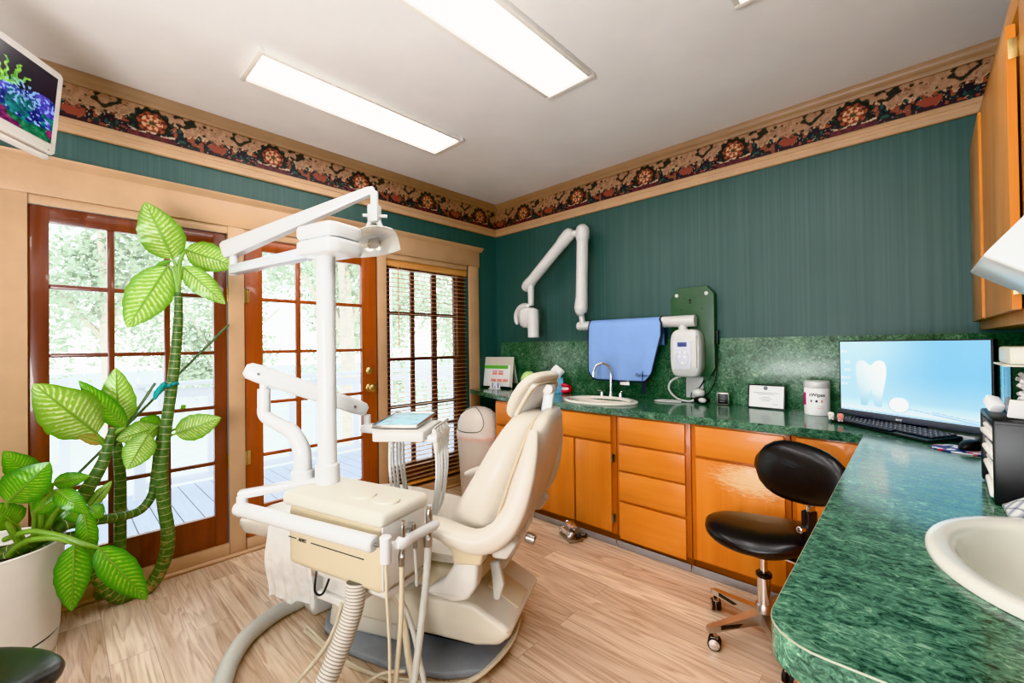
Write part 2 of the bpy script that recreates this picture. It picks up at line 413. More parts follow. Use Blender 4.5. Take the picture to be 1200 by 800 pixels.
def spline(pts, rs, k):
    P, Q = [], []
    n = len(pts)
    for i in range(n-1):
        p0, p1, p2, p3 = pts[max(i-1, 0)], pts[i], pts[i+1], pts[min(i+2, n-1)]
        for j in range(k):
            t = j/k
            P.append(.5*((2*p1)+(p2-p0)*t+(2*p0-5*p1+4*p2-p3)*t*t+(3*p1-p0-3*p2+p3)*t**3)); Q.append(rs[i]*(1-t)+rs[i+1]*t)
    P.append(pts[-1]); Q.append(rs[-1]); return P, Q
def root_mtx(o):
    m = o.matrix_basis.copy()
    while o.parent: o = o.parent; m = o.matrix_basis @ m
    return m
def thing(name, label, cat, loc=(0, 0, 0), rz=0, group=None):
    o = bpy.data.objects.new(name, None); col.objects.link(o); o.empty_display_size = .1
    o.location = loc; o.rotation_euler = (0, 0, rz); o['label'] = label; o['category'] = cat
    if group: o['group'] = group
    return o
def tag(o, label, cat, group=None):
    o['label'] = label; o['category'] = cat
    if group: o['group'] = group
    return o
def struct(name, mb, mat, label=None, parent=None, **kw):
    o = mb.build(name, mat, parent, **kw)
    if parent is None:
        o['kind'] = 'structure'
        if label: o['label'] = label
    return o
def copy_tree(o, parent=None):
    kids = [c for c in bpy.data.objects if c.parent == o]
    c = o.copy(); col.objects.link(c)
    if parent: c.parent = parent
    for k in kids: copy_tree(k, c)
    return c
def paint(mb, org, ax, ay, w, h, nx, ny, fn):
    """a flat grid with a colour for each point, fn(u, v) -> sRGB"""
    org, ax, ay = Vector(org), Vector(ax), Vector(ay)
    vs = [org+ax*(w*i/nx)+ay*(h*j/ny) for j in range(ny+1) for i in range(nx+1)]
    fs = [(j*(nx+1)+i, j*(nx+1)+i+1, (j+1)*(nx+1)+i+1, (j+1)*(nx+1)+i) for j in range(ny) for i in range(nx)]
    mb.add(vs, fs); mb.col = (mb.col or [])+[C(*fn(i/nx, j/ny)) for j in range(ny+1) for i in range(nx+1)]
    return mb
def text(body, size, mat, parent, org, ax, ay, name='lettering', align='LEFT', extr=.0004, italic=0, bold=0):
    cu = bpy.data.curves.new('t', 'FONT'); cu.body = body; cu.size = size; cu.extrude = extr; cu.align_x = align; cu.shear = italic; cu.offset = bold
    o = bpy.data.objects.new('t', cu); col.objects.link(o)
    dg = bpy.context.evaluated_depsgraph_get(); me = bpy.data.meshes.new_from_object(o.evaluated_get(dg))
    bpy.data.objects.remove(o); bpy.data.curves.remove(cu)
    ax, ay = Vector(ax).normalized(), Vector(ay).normalized(); az = ax.cross(ay)
    m = Matrix(((ax.x, ay.x, az.x, org[0]), (ax.y, ay.y, az.y, org[1]), (ax.z, ay.z, az.z, org[2]), (0, 0, 0, 1)))
    me.transform((root_mtx(parent).inverted() if parent else Matrix()) @ m)
    me.materials.clear(); me.materials.append(M[mat])
    me.name = name; ob = bpy.data.objects.new(name, me); col.objects.link(ob)
    if parent: ob.parent = parent
    return ob
def hsh(i, j, s=0):
    n = math.sin(i*127.1+j*311.7+s*74.7)*43758.5453; return n-math.floor(n)
def vnoise(x, y, s=0):
    i, j = math.floor(x), math.floor(y); a, b = x-i, y-j; a = a*a*(3-2*a); b = b*b*(3-2*b)
    return (hsh(i, j, s)*(1-a)+hsh(i+1, j, s)*a)*(1-b)+(hsh(i, j+1, s)*(1-a)+hsh(i+1, j+1, s)*a)*b
def mixc(a, b, t): return tuple(x*(1-t)+y*t for x, y in zip(a, b))
def sm(a, b, x):
    t = max(0, min(1, (x-a)/(b-a))); return t*t*(3-2*t)
# ---------------------------------------------------------------- the room
WX, WY, RX, NY, H = -3.139, 3.118, .50, -1.7, 2.74
struct('floor', MB().box(((WX+RX)/2, (WY+NY)/2, -.03), (RX-WX+.3, WY-NY+.3, .06), 0), 'floor', 'light oak laminate plank floor')
struct('ceiling', MB().box(((WX+RX)/2, (WY+NY)/2, H+.04), (RX-WX+.3, WY-NY+.3, .08), 0), 'ceil', 'plain pale grey ceiling')
D1 = (-.096, .732); D2 = (.831, 1.758); W1 = (1.846, 2.727); DT = 2.022; TH = .12
def wallpiece(mb, y0, y1, z0, z1): mb.box((WX-TH/2, (y0+y1)/2, (z0+z1)/2), (TH, y1-y0, z1-z0), 0)
wl = MB()
wallpiece(wl, NY, D1[0]-.012, 0, H); wallpiece(wl, D1[0]-.012, W1[1]+.012, DT+.01, H); wallpiece(wl, D1[1]+.008, D2[0]-.008, 0, DT+.01)
wallpiece(wl, D2[1]+.008, W1[0]-.008, 0, DT+.01); wallpiece(wl, W1[1]+.012, WY+.1, 0, H); wallpiece(wl, W1[0]-.008, W1[1]+.012, 0, .07)
struct('wall_left', wl, 'wall', 'dark green papered wall with french doors')
struct('wall_back', MB().box(((WX+RX)/2, WY+.05, H/2), (RX-WX+.3, .1, H), 0), 'wall', 'dark green papered wall behind the long counter')
struct('wall_right', MB().box((RX+.05, (WY+NY)/2, H/2), (.1, WY-NY+.2, H), 0), 'wall', 'wall behind the near counter')
struct('wall_rear', MB().box(((WX+RX)/2, NY-.05, H/2), (RX-WX+.3, .1, H), 0), 'ceil', 'wall behind the viewer')

def profile_strip(prof, horiz, a, b):
    """moulding: prof = list of (out, z); runs from a to b along the left (y) or back (x) wall"""
    mb = MB(); R = []
    for t in (a, b):
        R.append([Vector((WX+o, t, z)) if horiz == 'y' else Vector((t, WY-o, z)) for o, z in prof])
    mb.rings(R); return mb
crown = [(0, 2.672), (.014, 2.672), (.018, 2.686), (.018, 2.694), (.03, 2.706), (.036, 2.72), (.036, 2.7395), (0, 2.7395)]
low = [(0, 2.413), (.016, 2.413), (.022, 2.42), (.022, 2.438), (.017, 2.442), (.017, 2.458), (.022, 2.462), (.022, 2.478), (.014, 2.49), (0, 2.49)]
struct('trim_1', profile_strip(crown, 'y', NY, WY), 'crown', 'tan crown moulding above the doors')
struct('trim_2', profile_strip(crown, 'x', WX+.037, RX), 'crown', 'tan crown moulding on the counter wall')
struct('trim_3', profile_strip(low, 'y', NY, WY), 'tan', 'tan rail under the floral border above the doors')
struct('trim_4', profile_strip(low, 'x', WX+.023, RX), 'tan', 'tan rail under the floral border on the counter wall')

# floral border, period .63 m
def border_rgb(u, v):
    x = (u-.5)*.63; y = v*.185                       # metres from the medallion centre, height
    n1 = vnoise(u*40, v*12, 1); n2 = vnoise(u*95, v*30, 2); n3 = vnoise(u*60, v*18, 3)
    tan = mixc((146, 110, 86), (176, 138, 110), n1)
    au = abs(x)/.315
    dip = sm(.30, .55, au)*(1-sm(.62, .95, au))
    edge = .106-.030*dip+.012*math.sin(x*64+.6)+.007*math.sin(x*150)+.022*(n1-.5)
    if au > .80: edge = .072+.024*abs(math.sin((au-.80)*5.0*PI))
    c = tan
    if y < edge:
        c = mixc((26, 22, 32), (20, 44, 42), sm(.35, .7, vnoise(u*22, v*9, 5)))
        if y < .026: c = mixc(c, (52, 30, 38), .7)
        g = vnoise(u*30, v*10, 7)
        if g > .74: c = mixc((150, 84, 60), (112, 58, 46), n2)
        elif g < .24: c = mixc(c, (48, 88, 80), .75)
        if n2 > .9: c = (176, 156, 134)
    elif y < edge+.012 and .28 < au < .84: c = (188, 152, 120) if n3 > .36 else (40, 34, 32)
    else:
        lf = vnoise(x*30+y*34+7, y*40-x*26, 11); env = 1-abs(au-.55)/.42
        if env > 0 and lf > .84-.22*env: c = (32, 34, 30)
        elif n2 > .84 and au > .3: c = (104, 74, 58)
    # brick-red shield midway
    sx = (1-au)*.315
    if .026 < y < .082 and sx < .046*(1-.55*sm(.05, .026, y)) and y < .078-.010*abs(math.sin(sx*60)):
        c = mixc((122, 56, 44), (156, 82, 64), .5+.5*math.sin(x*900)*math.cos(y*900))
    # dark lobed medallion with a rust and cream flower
    a = math.atan2(y-.098, x); r = math.hypot(x*.90, (y-.098)*1.0)
    lob = .082+.007*math.sin(a*11)
    if r < lob:
        c = (18, 26, 25)
        if r > lob-.010 and n3 > .62: c = (50, 72, 64)
        if r < .058+.004*math.sin(a*7):
            p = math.cos(a*10)*.7+.5*math.sin(r*260)
            c = (142, 78, 54) if p > .2 else ((92, 38, 34) if p > -.5 else (44, 28, 30))
        if r < .043:
            p = math.cos(a*7+.4)+.8*math.sin(r*300+a)
            c = (204, 160, 122) if p > .0 else (136, 60, 42)
        if r < .013: c = (66, 66, 44)
    if y < .050 and abs(x) < .105:
        if y < .034: c = mixc((104, 50, 54), (60, 32, 42), n1)
        elif abs(y-.040-.006*math.cos(x*60)) < .006 and n3 > .4: c = (198, 172, 146)
    return c
def border(mb, wall, a, b, phase):
    P = .63; nx = 170; ny = 50
    k = math.floor((a-phase)/P)
    while phase+k*P < b:
        s0, s1 = max(a, phase+k*P), min(b, phase+(k+1)*P)
        if s1-s0 > .01:
            u0, u1 = (s0-phase-k*P)/P, (s1-phase-k*P)/P; m = max(4, int(nx*(u1-u0)))
            org = (WX+.003, s0, 2.488) if wall == 'y' else (s0, WY-.003, 2.488)
            paint(mb, org, (0, 1, 0) if wall == 'y' else (1, 0, 0), (0, 0, 1), s1-s0, .187, m, ny, lambda u, v: border_rgb(u0+(u1-u0)*u, v))
        k += 1
    return mb
o = border(MB(), 'y', -.9, WY-.004, .375-.315).build('trim_5', 'border', None, smooth=False, recalc=False); o['kind'] = 'structure'; o['label'] = 'dark floral wallpaper border above the doors'
o = border(MB(), 'x', WX+.004, RX, -.235-.315-.63*4).build('trim_6', 'border', None, smooth=False, recalc=False); o['kind'] = 'structure'; o['label'] = 'dark floral wallpaper border on the counter wall'

# casings
hc = MB(); hc.box((WX+.011, (-1.2+2.864)/2, (2.07+2.228)/2), (.022, 2.864+1.2, .158), .002)
struct('trim_7', hc, 'tan', 'wide tan head casing over the doors and window')
cap = [(0, 2.224), (.024, 2.224), (.03, 2.236), (.046, 2.248), (.05, 2.262), (0, 2.266)]
mb = MB(); mb.rings([[Vector((WX+o, t, z)) for o, z in cap] for t in (-1.2, 2.90)]); struct('trim_8', mb, 'tan', 'projecting cap of the head casing')
mb = MB(); mb.box((WX+.004, (-.5+2.72)/2, 2.047), (.012, 3.2, .046), .001); struct('trim_9', mb, 'tan', 'recessed stop above the doors')
for k, (a, b) in enumerate([(-1.0, D1[0]+.001), (D1[1]+.004, D2[0]-.006), (D2[1]+.004, W1[0]-.004), (W1[1]+.004, 2.852)]):
    mb = MB(); mb.box((WX+.010, (a+b)/2, 1.035), (.022 if k in (0, 3) else .016, b-a, 2.07), .003)
    struct('trim_%d' % (10+k), mb, 'tan', ['wide tan casing beside the plant', 'tan mullion post between the two doors', 'tan casing between door and blind', 'tan casing at the corner'][k])
mb = MB(); mb.box((WX+.012, (-1.0+D1[1])/2, .055), (.03, D1[1]+1.0, .075), .003)
mb.box((WX-.02, (D2[0]+D2[1])/2, .042), (.06, D2[1]-D2[0], .085), .003); mb.box((WX+.012, (W1[0]+2.85)/2, .055), (.03, 2.85-W1[0], .075), .003)
struct('baseboard_left', mb, 'tan', 'tan baseboard under the doors')
mb = MB(); mb.tube([(WX+.028, -1.0, .012), (WX+.028, 2.87, .012)], .013, 10, 1); struct('trim_14', mb, 'tan', 'quarter round along the door wall')
mb = MB(); mb.box((WX+.02, (2.86+WY)/2, .05), (.012, WY-2.86, .1), .002); mb.box((WX+.15, WY-.006, .05), (.3, .012, .1), .002); struct('baseboard_back', mb, 'tan')
struct('trim_15', MB().box(((WX+.06+RX)/2, WY-.004, (.885+1.33)/2), (RX-WX-.06, .008, .445), .001), 'marble_v', 'green marbled splashback on the counter wall')
struct('trim_16', MB().box((RX-.004, (WY+.7)/2, (.885+1.33)/2), (.008, WY-.7, .445), .001), 'marble_v', 'green marbled splashback on the near wall')

# french doors
def french_door(name, y0, y1, x, wood, label, rows, cols, hinge_y, knob_y=None):
    t = .042; st = (cols[0][0]-y0); mb = MB()
    zt, zb = DT, .088
    gx0, gx1 = cols[0][0], cols[-1][1]; g0, g1 = rows[0][0], rows[-1][1]
    mb.box((x, (y0+gx0)/2, (zt+zb)/2), (t, gx0-y0, zt-zb), .002); mb.box((x, (y1+gx1)/2, (zt+zb)/2), (t, y1-gx1, zt-zb), .002)
    mb.box((x, (gx0+gx1)/2, (zt+g1)/2), (t-.002, gx1-gx0, zt-g1), .001); mb.box((x, (gx0+gx1)/2, (zb+g0)/2), (t-.002, gx1-gx0, g0-zb), .001)
    for i in range(len(cols)-1):
        a, b = cols[i][1], cols[i+1][0]; mb.box((x, (a+b)/2, (g0+g1)/2), (t-.008, b-a+.004, g1-g0), .006)
    for i in range(len(rows)-1):
        a, b = rows[i][1], rows[i+1][0]; mb.box((x, (gx0+gx1)/2, (a+b)/2), (t-.01, gx1-gx0, b-a+.003), .006)
    o = struct(name, mb, wood, label)
    g = MB(); g.box((x, (gx0+gx1)/2, (g0+g1)/2), (.004, gx1-gx0, g1-g0), 0); g.build('glass_panes', 'glass', o)
    for z in (1.64, .6):
        h = MB(); h.cyl((x+.03, hinge_y, z-.045), (x+.03, hinge_y, z+.045), .007, n=10); h.box((x+.0235, hinge_y+.012, z), (.003, .03, .09), 0); h.build('hinge', 'brass', o)
    if knob_y:
        k = MB(); k.lathe([(.0, 0), (.03, 0), (.032, .006), (.026, .01), (.012, .014), (.011, .034), (.02, .04), (.03, .052), (.03, .062), (.02, .07), (.001, .072)], n=20)
        k.v = [Vector((x+.021+p.z, knob_y+p.x, .98+p.y)) for p in k.v]; k.build('door_knob', 'brass', o)
        k = MB(); k.lathe([(.0, 0), (.03, 0), (.031, .008), (.024, .016), (.016, .02), (.015, .026), (.001, .027)], n=20)
        k.v = [Vector((x+.021+p.z, knob_y+p.x, 1.114+p.y)) for p in k.v]; k.build('deadbolt', 'brass', o)
    return o
rowz = [(.274, .587), (.607, .931), (.951, 1.268), (1.288, 1.614), (1.636, 1.945)]
french_door('door_1', *D1, WX-.022, 'door_red', 'dark red wooden french door behind the plant', rowz, [(-.024, .188), (.215, .426), (.452, .664)], D1[1]+.003)
french_door('door_2', *D2, WX-.022, 'door_org', 'orange wooden french door with brass knob', rowz, [(.935, 1.15), (1.178, 1.39), (1.415, 1.636)], D2[0]+.0, 1.69)
# window
x = WX-.075; mb = MB(); y0, y1 = W1
cols = [(1.912, 2.124), (2.159, 2.351), (2.399, 2.606)]; rows = [(.29, .575), (.595, .775), (.805, 1.18), (1.21, 1.57), (1.60, 1.95)]
mb.box((x, (y0+1.912)/2, 1.05), (.04, 1.912-y0, 1.95), .002); mb.box((x, (2.606+y1)/2, 1.05), (.04, y1-2.606, 1.95), .002)
mb.box((x, (y0+y1)/2, 1.99), (.04, y1-y0, .07), .002); mb.box((x, (y0+y1)/2, .185), (.04, y1-y0, .21), .002)
for a, b in ((2.124, 2.159), (2.351, 2.399)): mb.box((x, (a+b)/2, 1.1), (.034, b-a, 1.7), .005)
for i in range(4): mb.box((x, 2.26, (rows[i][1]+rows[i+1][0])/2), (.034, .7, rows[i+1][0]-rows[i][1]), .005)
o = struct('window_1', mb, 'sash', 'dark wooden multi-pane window behind the slatted blind')
MB().box((x, 2.26, 1.1), (.004, .72, 1.7), 0).build('glass_panes', 'glass', o)
MB().box((WX-.03, 2.2865, .07), (.09, .87, .03), .002).build('window_sill', 'tan', o)

# blind
bl = thing('window_blind', 'open wooden slatted blind hanging in the narrow window', 'blind', (WX-.026, 2.2865, .1))
yc, hw = 2.2865, .428
MB().box((WX-.02, yc, 2.0), (.03, hw*2+.01, .062), .004).build('valance', 'blind', bl)
sl = MB()
for i in range(49): sl.box((WX-.026, yc, .165+i*.0372), (.044, hw*2, .0024), 0, rot=(0, .0, 0))
sl.build('slats', 'slat', bl, smooth=False)
MB().box((WX-.026, yc, .128), (.05, hw*2, .02), .004).build('bottom_rail', 'blind', bl)
for yy in (yc-.29, yc, yc+.29): MB().tube([(WX-.002, yy, .13), (WX-.002, yy, 1.975)], .0012, 5, 1).build('ladder_cord', 'tan', bl)
MB().tube([(WX+.004, yc+.30, 1.97), (WX+.004, yc+.302, 1.2)], .002, 6, 1).build('lift_cord', 'tan', bl)
MB().tube([(WX+.006, yc-.33, 1.97), (WX+.008, yc-.327, 1.3)], .0035, 6, 1).build('tilt_wand', 'blind', bl)

# ---------------------------------------------------------------- ceiling lights
M['lampglow'] = emit('light_diffuser', (255, 252, 248), 9.0)
M['lampframe'] = plain('white_light_frame', (236, 232, 226), .4, var=0)
for k, (x0, x1, y0, y1) in enumerate([(-2.565, -2.245, .66, 1.93), (-1.52, -1.21, .69, 1.955), (-.53, -.22, .7, 1.985), (-1.6, -1.29, -1.35, -.1)]):  # last panel is unseen, added as extra fill light for the room
    lab = ['flat white ceiling light nearest the french doors', 'flat white ceiling light in the middle of the ceiling', 'flat white ceiling light nearest the upper cabinets', 'added unseen fill panel on the ceiling behind the viewer'][k]
    t = thing('ceiling_light', lab, 'light', ((x0+x1)/2, (y0+y1)/2, H), 0, 'ceiling light panels')
    f = MB(); w = .026
    for a, b, c, d in ((x0, x1, y0, y0+w), (x0, x1, y1-w, y1), (x0, x0+w, y0+w, y1-w), (x1-w, x1, y0+w, y1-w)): f.box(((a+b)/2, (c+d)/2, H-.014), (b-a, d-c, .028), .003)
    f.build('frame', 'lampframe', t)
    MB().box(((x0+x1)/2, (y0+y1)/2, H-.008), (x1-x0-2*w+.002, y1-y0-2*w+.002, .012), 0).build('diffuser', 'lampglow', t)

# ---------------------------------------------------------------- outside
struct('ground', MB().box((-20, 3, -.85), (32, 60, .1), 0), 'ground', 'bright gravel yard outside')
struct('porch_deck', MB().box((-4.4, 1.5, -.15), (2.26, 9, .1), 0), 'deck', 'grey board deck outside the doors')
def railing(label, x, y0, y1, posts):
    t = thing('deck_railing', label, 'railing', (x, (y0+y1)/2, -.1), 0, 'porch railings')
    MB().box((x, (y0+y1)/2, .965), (.13, y1-y0, .035), .004).build('top_rail', 'deckwhite', t)
    MB().box((x, (y0+y1)/2, .87), (.04, y1-y0, .09), .004).build('sub_rail', 'deckwhite', t)
    MB().box((x, (y0+y1)/2, .02), (.04, y1-y0, .07), .004).build('bottom_rail', 'deckwhite', t)
    for y in posts: MB().box((x, y, .43), (.085, .085, 1.06), .004).build('post', 'deckwhite', t)
    n = int((y1-y0)/.38)
    for i in range(n):
        y = y0+(i+.5)*(y1-y0)/n; MB().box((x, y, .44), (.06, .06, .8), .003).build('baluster', 'deckwhite', t)
railing('white wooden deck railing seen through both doors', -5.3, .5, 5.6, (.53, 2.2, 3.9, 5.5))
railing('white wooden stair railing beyond the deck', -6.9, -2.6, .1, (-2.5, -1.2, .06))
for lab, x, y in (('white square porch column outside the orange door', -5.2, 3.02),):
    t = MB(); t.box((x, y, 1.4), (.16, .16, 3.0), .006); t.box((x, y, -.03), (.2, .2, .14), .006)
    tag(t.build('porch_column', 'deckwhite'), lab, 'column')
def tree(label, x, y, h, r, nleaf, trunk_r=.12, zc=None, base=-.8):
    t = thing('garden_tree', label, 'tree', (x, y, base), 0, 'trees in the yard')
    lean = random.uniform(-.5, .5)
    MB().tube([(x, y, base), (x+.1, y+lean*.5, base+h*.4), (x, y+lean, base+h*.8)], [trunk_r, trunk_r*.8, trunk_r*.4], 8, 4).build('trunk', 'bark', t)
    b = MB()
    for k in range(3): b.tube([(x, y+lean*.4, base+h*.35), (x+random.uniform(-.5, .5)*r, y+random.uniform(-.8, .8)*r, base+h*.75)], [trunk_r*.5, trunk_r*.2], 6, 1)
    b.build('branches', 'bark', t)
    mb = MB(); zc = zc if zc is not None else base+h*.68
    cl = [(Vector((x+random.gauss(0, .45)*r, y+random.gauss(0, .5)*r, zc+random.gauss(0, .42)*r)), r*random.uniform(.25, .5)) for _ in range(16)]
    for i in range(nleaf):
        c, rr = random.choice(cl); d = Vector((random.gauss(0, 1), random.gauss(0, 1), random.gauss(0, 1))).normalized()*rr*random.random()**.4
        p = c+d; s = random.uniform(.035, .085)*(1+r*.12); u = Vector((random.gauss(0, 1), random.gauss(0, 1), random.gauss(0, .7))).normalized(); w = u.orthogonal().normalized()
        mb.add([p-u*s, p+w*s*.45, p+u*s, p-w*s*.45], [(0, 1, 2, 3)])
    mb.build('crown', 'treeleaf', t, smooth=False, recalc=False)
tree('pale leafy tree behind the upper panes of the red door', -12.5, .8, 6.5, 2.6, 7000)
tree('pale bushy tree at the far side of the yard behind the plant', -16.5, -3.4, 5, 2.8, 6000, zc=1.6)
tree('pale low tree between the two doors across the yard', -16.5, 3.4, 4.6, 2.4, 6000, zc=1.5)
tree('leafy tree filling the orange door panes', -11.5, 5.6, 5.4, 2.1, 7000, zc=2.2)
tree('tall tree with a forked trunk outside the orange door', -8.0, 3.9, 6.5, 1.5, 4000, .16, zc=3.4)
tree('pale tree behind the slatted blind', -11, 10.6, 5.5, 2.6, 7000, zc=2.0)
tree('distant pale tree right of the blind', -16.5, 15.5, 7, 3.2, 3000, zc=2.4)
t = thing('yard_fence', 'pale board fence across the yard', 'fence', (-20, 6, -.8))
f = MB()
for i in range(90): f.box((-20.0, -14+i*.45, -.1), (.03, .42, 1.3), 0)
f.build('boards', 'deckwhite', t, smooth=False); MB().box((-20.05, 6, .4), (.05, 40, .1), 0).build('fence_rail', 'deckwhite', t)

# ---------------------------------------------------------------- daylight
w = bpy.data.worlds.new('sky'); scene.world = w; w.use_nodes = True
nt = w.node_tree; bg = nt.nodes['Background']
tc = nt.nodes.new('ShaderNodeTexCoord'); sp = nt.nodes.new('ShaderNodeSeparateXYZ'); rp = nt.nodes.new('ShaderNodeValToRGB')
nt.links.new(tc.outputs['Generated'], sp.inputs[0]); nt.links.new(sp.outputs[2], rp.inputs[0]); nt.links.new(rp.outputs[0], bg.inputs[0])
rp.color_ramp.elements[0].position = 0; rp.color_ramp.elements[0].color = (1, 1, 1, 1); rp.color_ramp.elements[1].position = .8; rp.color_ramp.elements[1].color = (.82, .91, 1, 1)
bg.inputs[1].default_value = 3.3
# unseen fill lamps added behind the viewer to brighten ceiling and room
def area(name, loc, target, size, watts, colr=(.97, .98, 1)):
    l = bpy.data.lights.new(name, 'AREA'); l.energy = watts; l.size = size; l.color = colr
    o = bpy.data.objects.new(name, l); col.objects.link(o); o.location = loc
    o.rotation_euler = (Vector(target)-Vector(loc)).to_track_quat('-Z', 'Y').to_euler(); return o
area('ceiling_bounce_fill', (-.55, -.95, 1.15), (-1.0, .5, 2.74), 1.1, 66)
area('soft_room_fill', (-.7, -1.5, 1.9), (-1.5, 1.5, .8), 1.2, 9)
scene.view_settings.view_transform = 'Khronos PBR Neutral'; scene.view_settings.look = 'None'; scene.view_settings.exposure = .42; scene.view_settings.gamma = 1.0
scene.cycles.use_denoising = True; scene.cycles.max_bounces = 8; scene.cycles.diffuse_bounces = 5; scene.cycles.transparent_max_bounces = 12
scene.cycles.sample_clamp_indirect = 4; scene.cycles.caustics_reflective = False; scene.cycles.caustics_refractive = False
# ---------------------------------------------------------------- dental chair (local frame: x towards the head, y to the far side)
CH = (-1.65, 1.20, 0); CA = math.radians(25)
CM = Matrix.Translation(CH) @ Matrix.Rotation(CA, 4, 'Z')
def W(l, n, z): return CM @ Vector((l, n, z))
ch = thing('dental_chair', 'cream upholstered reclining dental chair on a grey base', 'dental chair', CH, CA)
def sect(l, hw, z0, z1, r=.04, n=28, dish=0):
    """rounded cross-section across the chair at station l"""
    P = []
    for j in range(n):
        a = 2*PI*j/n; e = .38
        x = math.copysign(abs(math.cos(a))**e, math.cos(a)); y = math.copysign(abs(math.sin(a))**e, math.sin(a))
        zz = (z0+z1)/2+y*(z1-z0)/2
        if y > 0: zz -= dish*(1-x*x)*y
        P.append(Vector((l, x*hw, zz)))
    return P
# base
plate = [(-.52, -.10), (-.45, -.20), (-.24, -.285), (0, -.31), (.2, -.285), (.335, -.225), (.39, -.10)]
plate = plate+[(a, -b) for a, b in plate[::-1]]
MB(CM).prism(plate, .001, .032, 'xy', .01).build('base_plate', 'base_grey', ch)
MB(CM).prism([(-.44, .032), (-.06, .032), (-.08, .27), (-.40, .27)], -.19, .19, 'xz', .02).build('pedestal', 'beige', ch)
MB(CM).box((.10, 0, .08), (.32, .22, .1), .01).build('lift_mechanism', 'black', ch)
MB(CM).prism([(-.34, .12), (.30, .105), (.40, .125), (.455, .175), (.43, .20), (.29, .272), (-.34, .262)], -.215, .215, 'xz', .022).build('lift_casing', 'beige', ch)
MB(CM).prism([(.292, .2745), (.302, .2765), (.44, .203), (.43, .198)], -.07, .07, 'xz', .002).build('casing_cover', 'beige_d', ch)
cb = MB(CM); cb.tube([(-.5, -.26, .045), (-.2, -.335, .012), (.1, -.335, .012), (.3, -.28, .02), (.40, -.12, .06), (.41, .0, .10)], .009, 8)
cb.tube([(-.5, -.25, .06), (-.2, -.345, .03), (.1, -.352, .012), (.31, -.295, .03), (.415, -.13, .075), (.42, .0, .11)], .007, 8); cb.build('base_cables', 'tube', ch)
# seat carrier
MB(CM).prism([(-.36, .262), (.20, .27), (.28, .36), (.12, .40), (-.40, .40)], -.16, .16, 'xz', .02).build('seat_carrier', 'offwhite', ch)
pan = MB(CM); pan.rings([sect(l, hw, z0, z1) for l, hw, z0, z1 in [(-.50, .20, .43, .46), (-.47, .255, .40, .475), (-.25, .27, .365, .475), (.0, .275, .34, .46), (.20, .27, .335, .445), (.31, .25, .35, .44), (.33, .2, .37, .43)]])
pan.build('seat_shell', 'beige_d', ch)
seat = MB(CM); seat.rings([sect(l, hw, z0, z1, dish=d) for l, hw, z0, z1, d in [(-.545, .20, .49, .515, 0), (-.52, .265, .465, .54, 0), (-.40, .285, .46, .552, .006), (-.24, .29, .46, .545, .014), (-.05, .29, .455, .525, .022), (.10, .285, .445, .505, .02), (.24, .27, .44, .495, .014), (.33, .24, .45, .49, 0)]])
seat.build('seat_cushion', 'cream', ch)
leg = MB(CM); leg.rings([sect(l, hw, z0, z1, dish=d) for l, hw, z0, z1, d in [(-1.075, .07, .385, .405, 0), (-1.06, .115, .368, .425, .004), (-.97, .165, .365, .45, .01), (-.82, .205, .385, .485, .012), (-.66, .245, .42, .53, .008), (-.545, .27, .45, .548, 0), (-.50, .26, .47, .54, 0)]])
leg.build('leg_rest', 'cream', ch)
MB(CM).prism([(-1.03, .365), (-.5, .43), (-.46, .40), (-.5, .34), (-.8, .335), (-1.0, .345)], -.11, .11, 'xz', .012).build('leg_rest_shell', 'offwhite', ch)
# backrest
def bsect(z, lf, lb, hw, n=30, e=.62, tilt=.0):
    P = []
    for j in range(n):
        a = 2*PI*j/n
        x = math.copysign(abs(math.cos(a))**.9, math.cos(a)); y = math.copysign(abs(math.sin(a))**e, math.sin(a))
        l = (lf+lb)/2+x*(lb-lf)/2
        P.append(Vector((l, y*hw, z-(l-lb)*tilt)))
    return P
bk = MB(CM); BT = .22
bk.rings([bsect(z, a, b, w, tilt=BT) for z, a, b, w in [(.46, .17, .38, .17), (.475, .13, .40, .225), (.54, .165, .415, .245), (.63, .215, .44, .255), (.74, .28, .475, .25), (.84, .335, .505, .228), (.92, .385, .53, .195), (.975, .425, .545, .16), (1.005, .46, .555, .11), (1.015, .49, .55, .05)]])
bk.build('backrest_cushion', 'cream', ch)
pp = MB(CM)
for s in (-1, 1): pp.tube([(l, s*w, z) for z, l, w in [(.49, .375, .225), (.56, .39, .247), (.65, .42, .257), (.74, .45, .252), (.84, .482, .23), (.92, .508, .197), (.97, .525, .163), (1.005, .535, .11)]], .005, 8)
pp.build('piping', 'cream2', ch)
sh = MB(CM); sh.rings([bsect(z, a, b, w, e=.7, tilt=.1) for z, a, b, w in [(.475, .34, .41, .17), (.49, .34, .435, .215), (.56, .37, .475, .25), (.65, .40, .515, .265), (.75, .43, .555, .262), (.86, .475, .585, .242), (.94, .505, .60, .208), (.99, .525, .605, .165), (1.02, .545, .60, .11), (1.03, .56, .59, .05)]])
sh.build('back_shell', 'cream', ch)
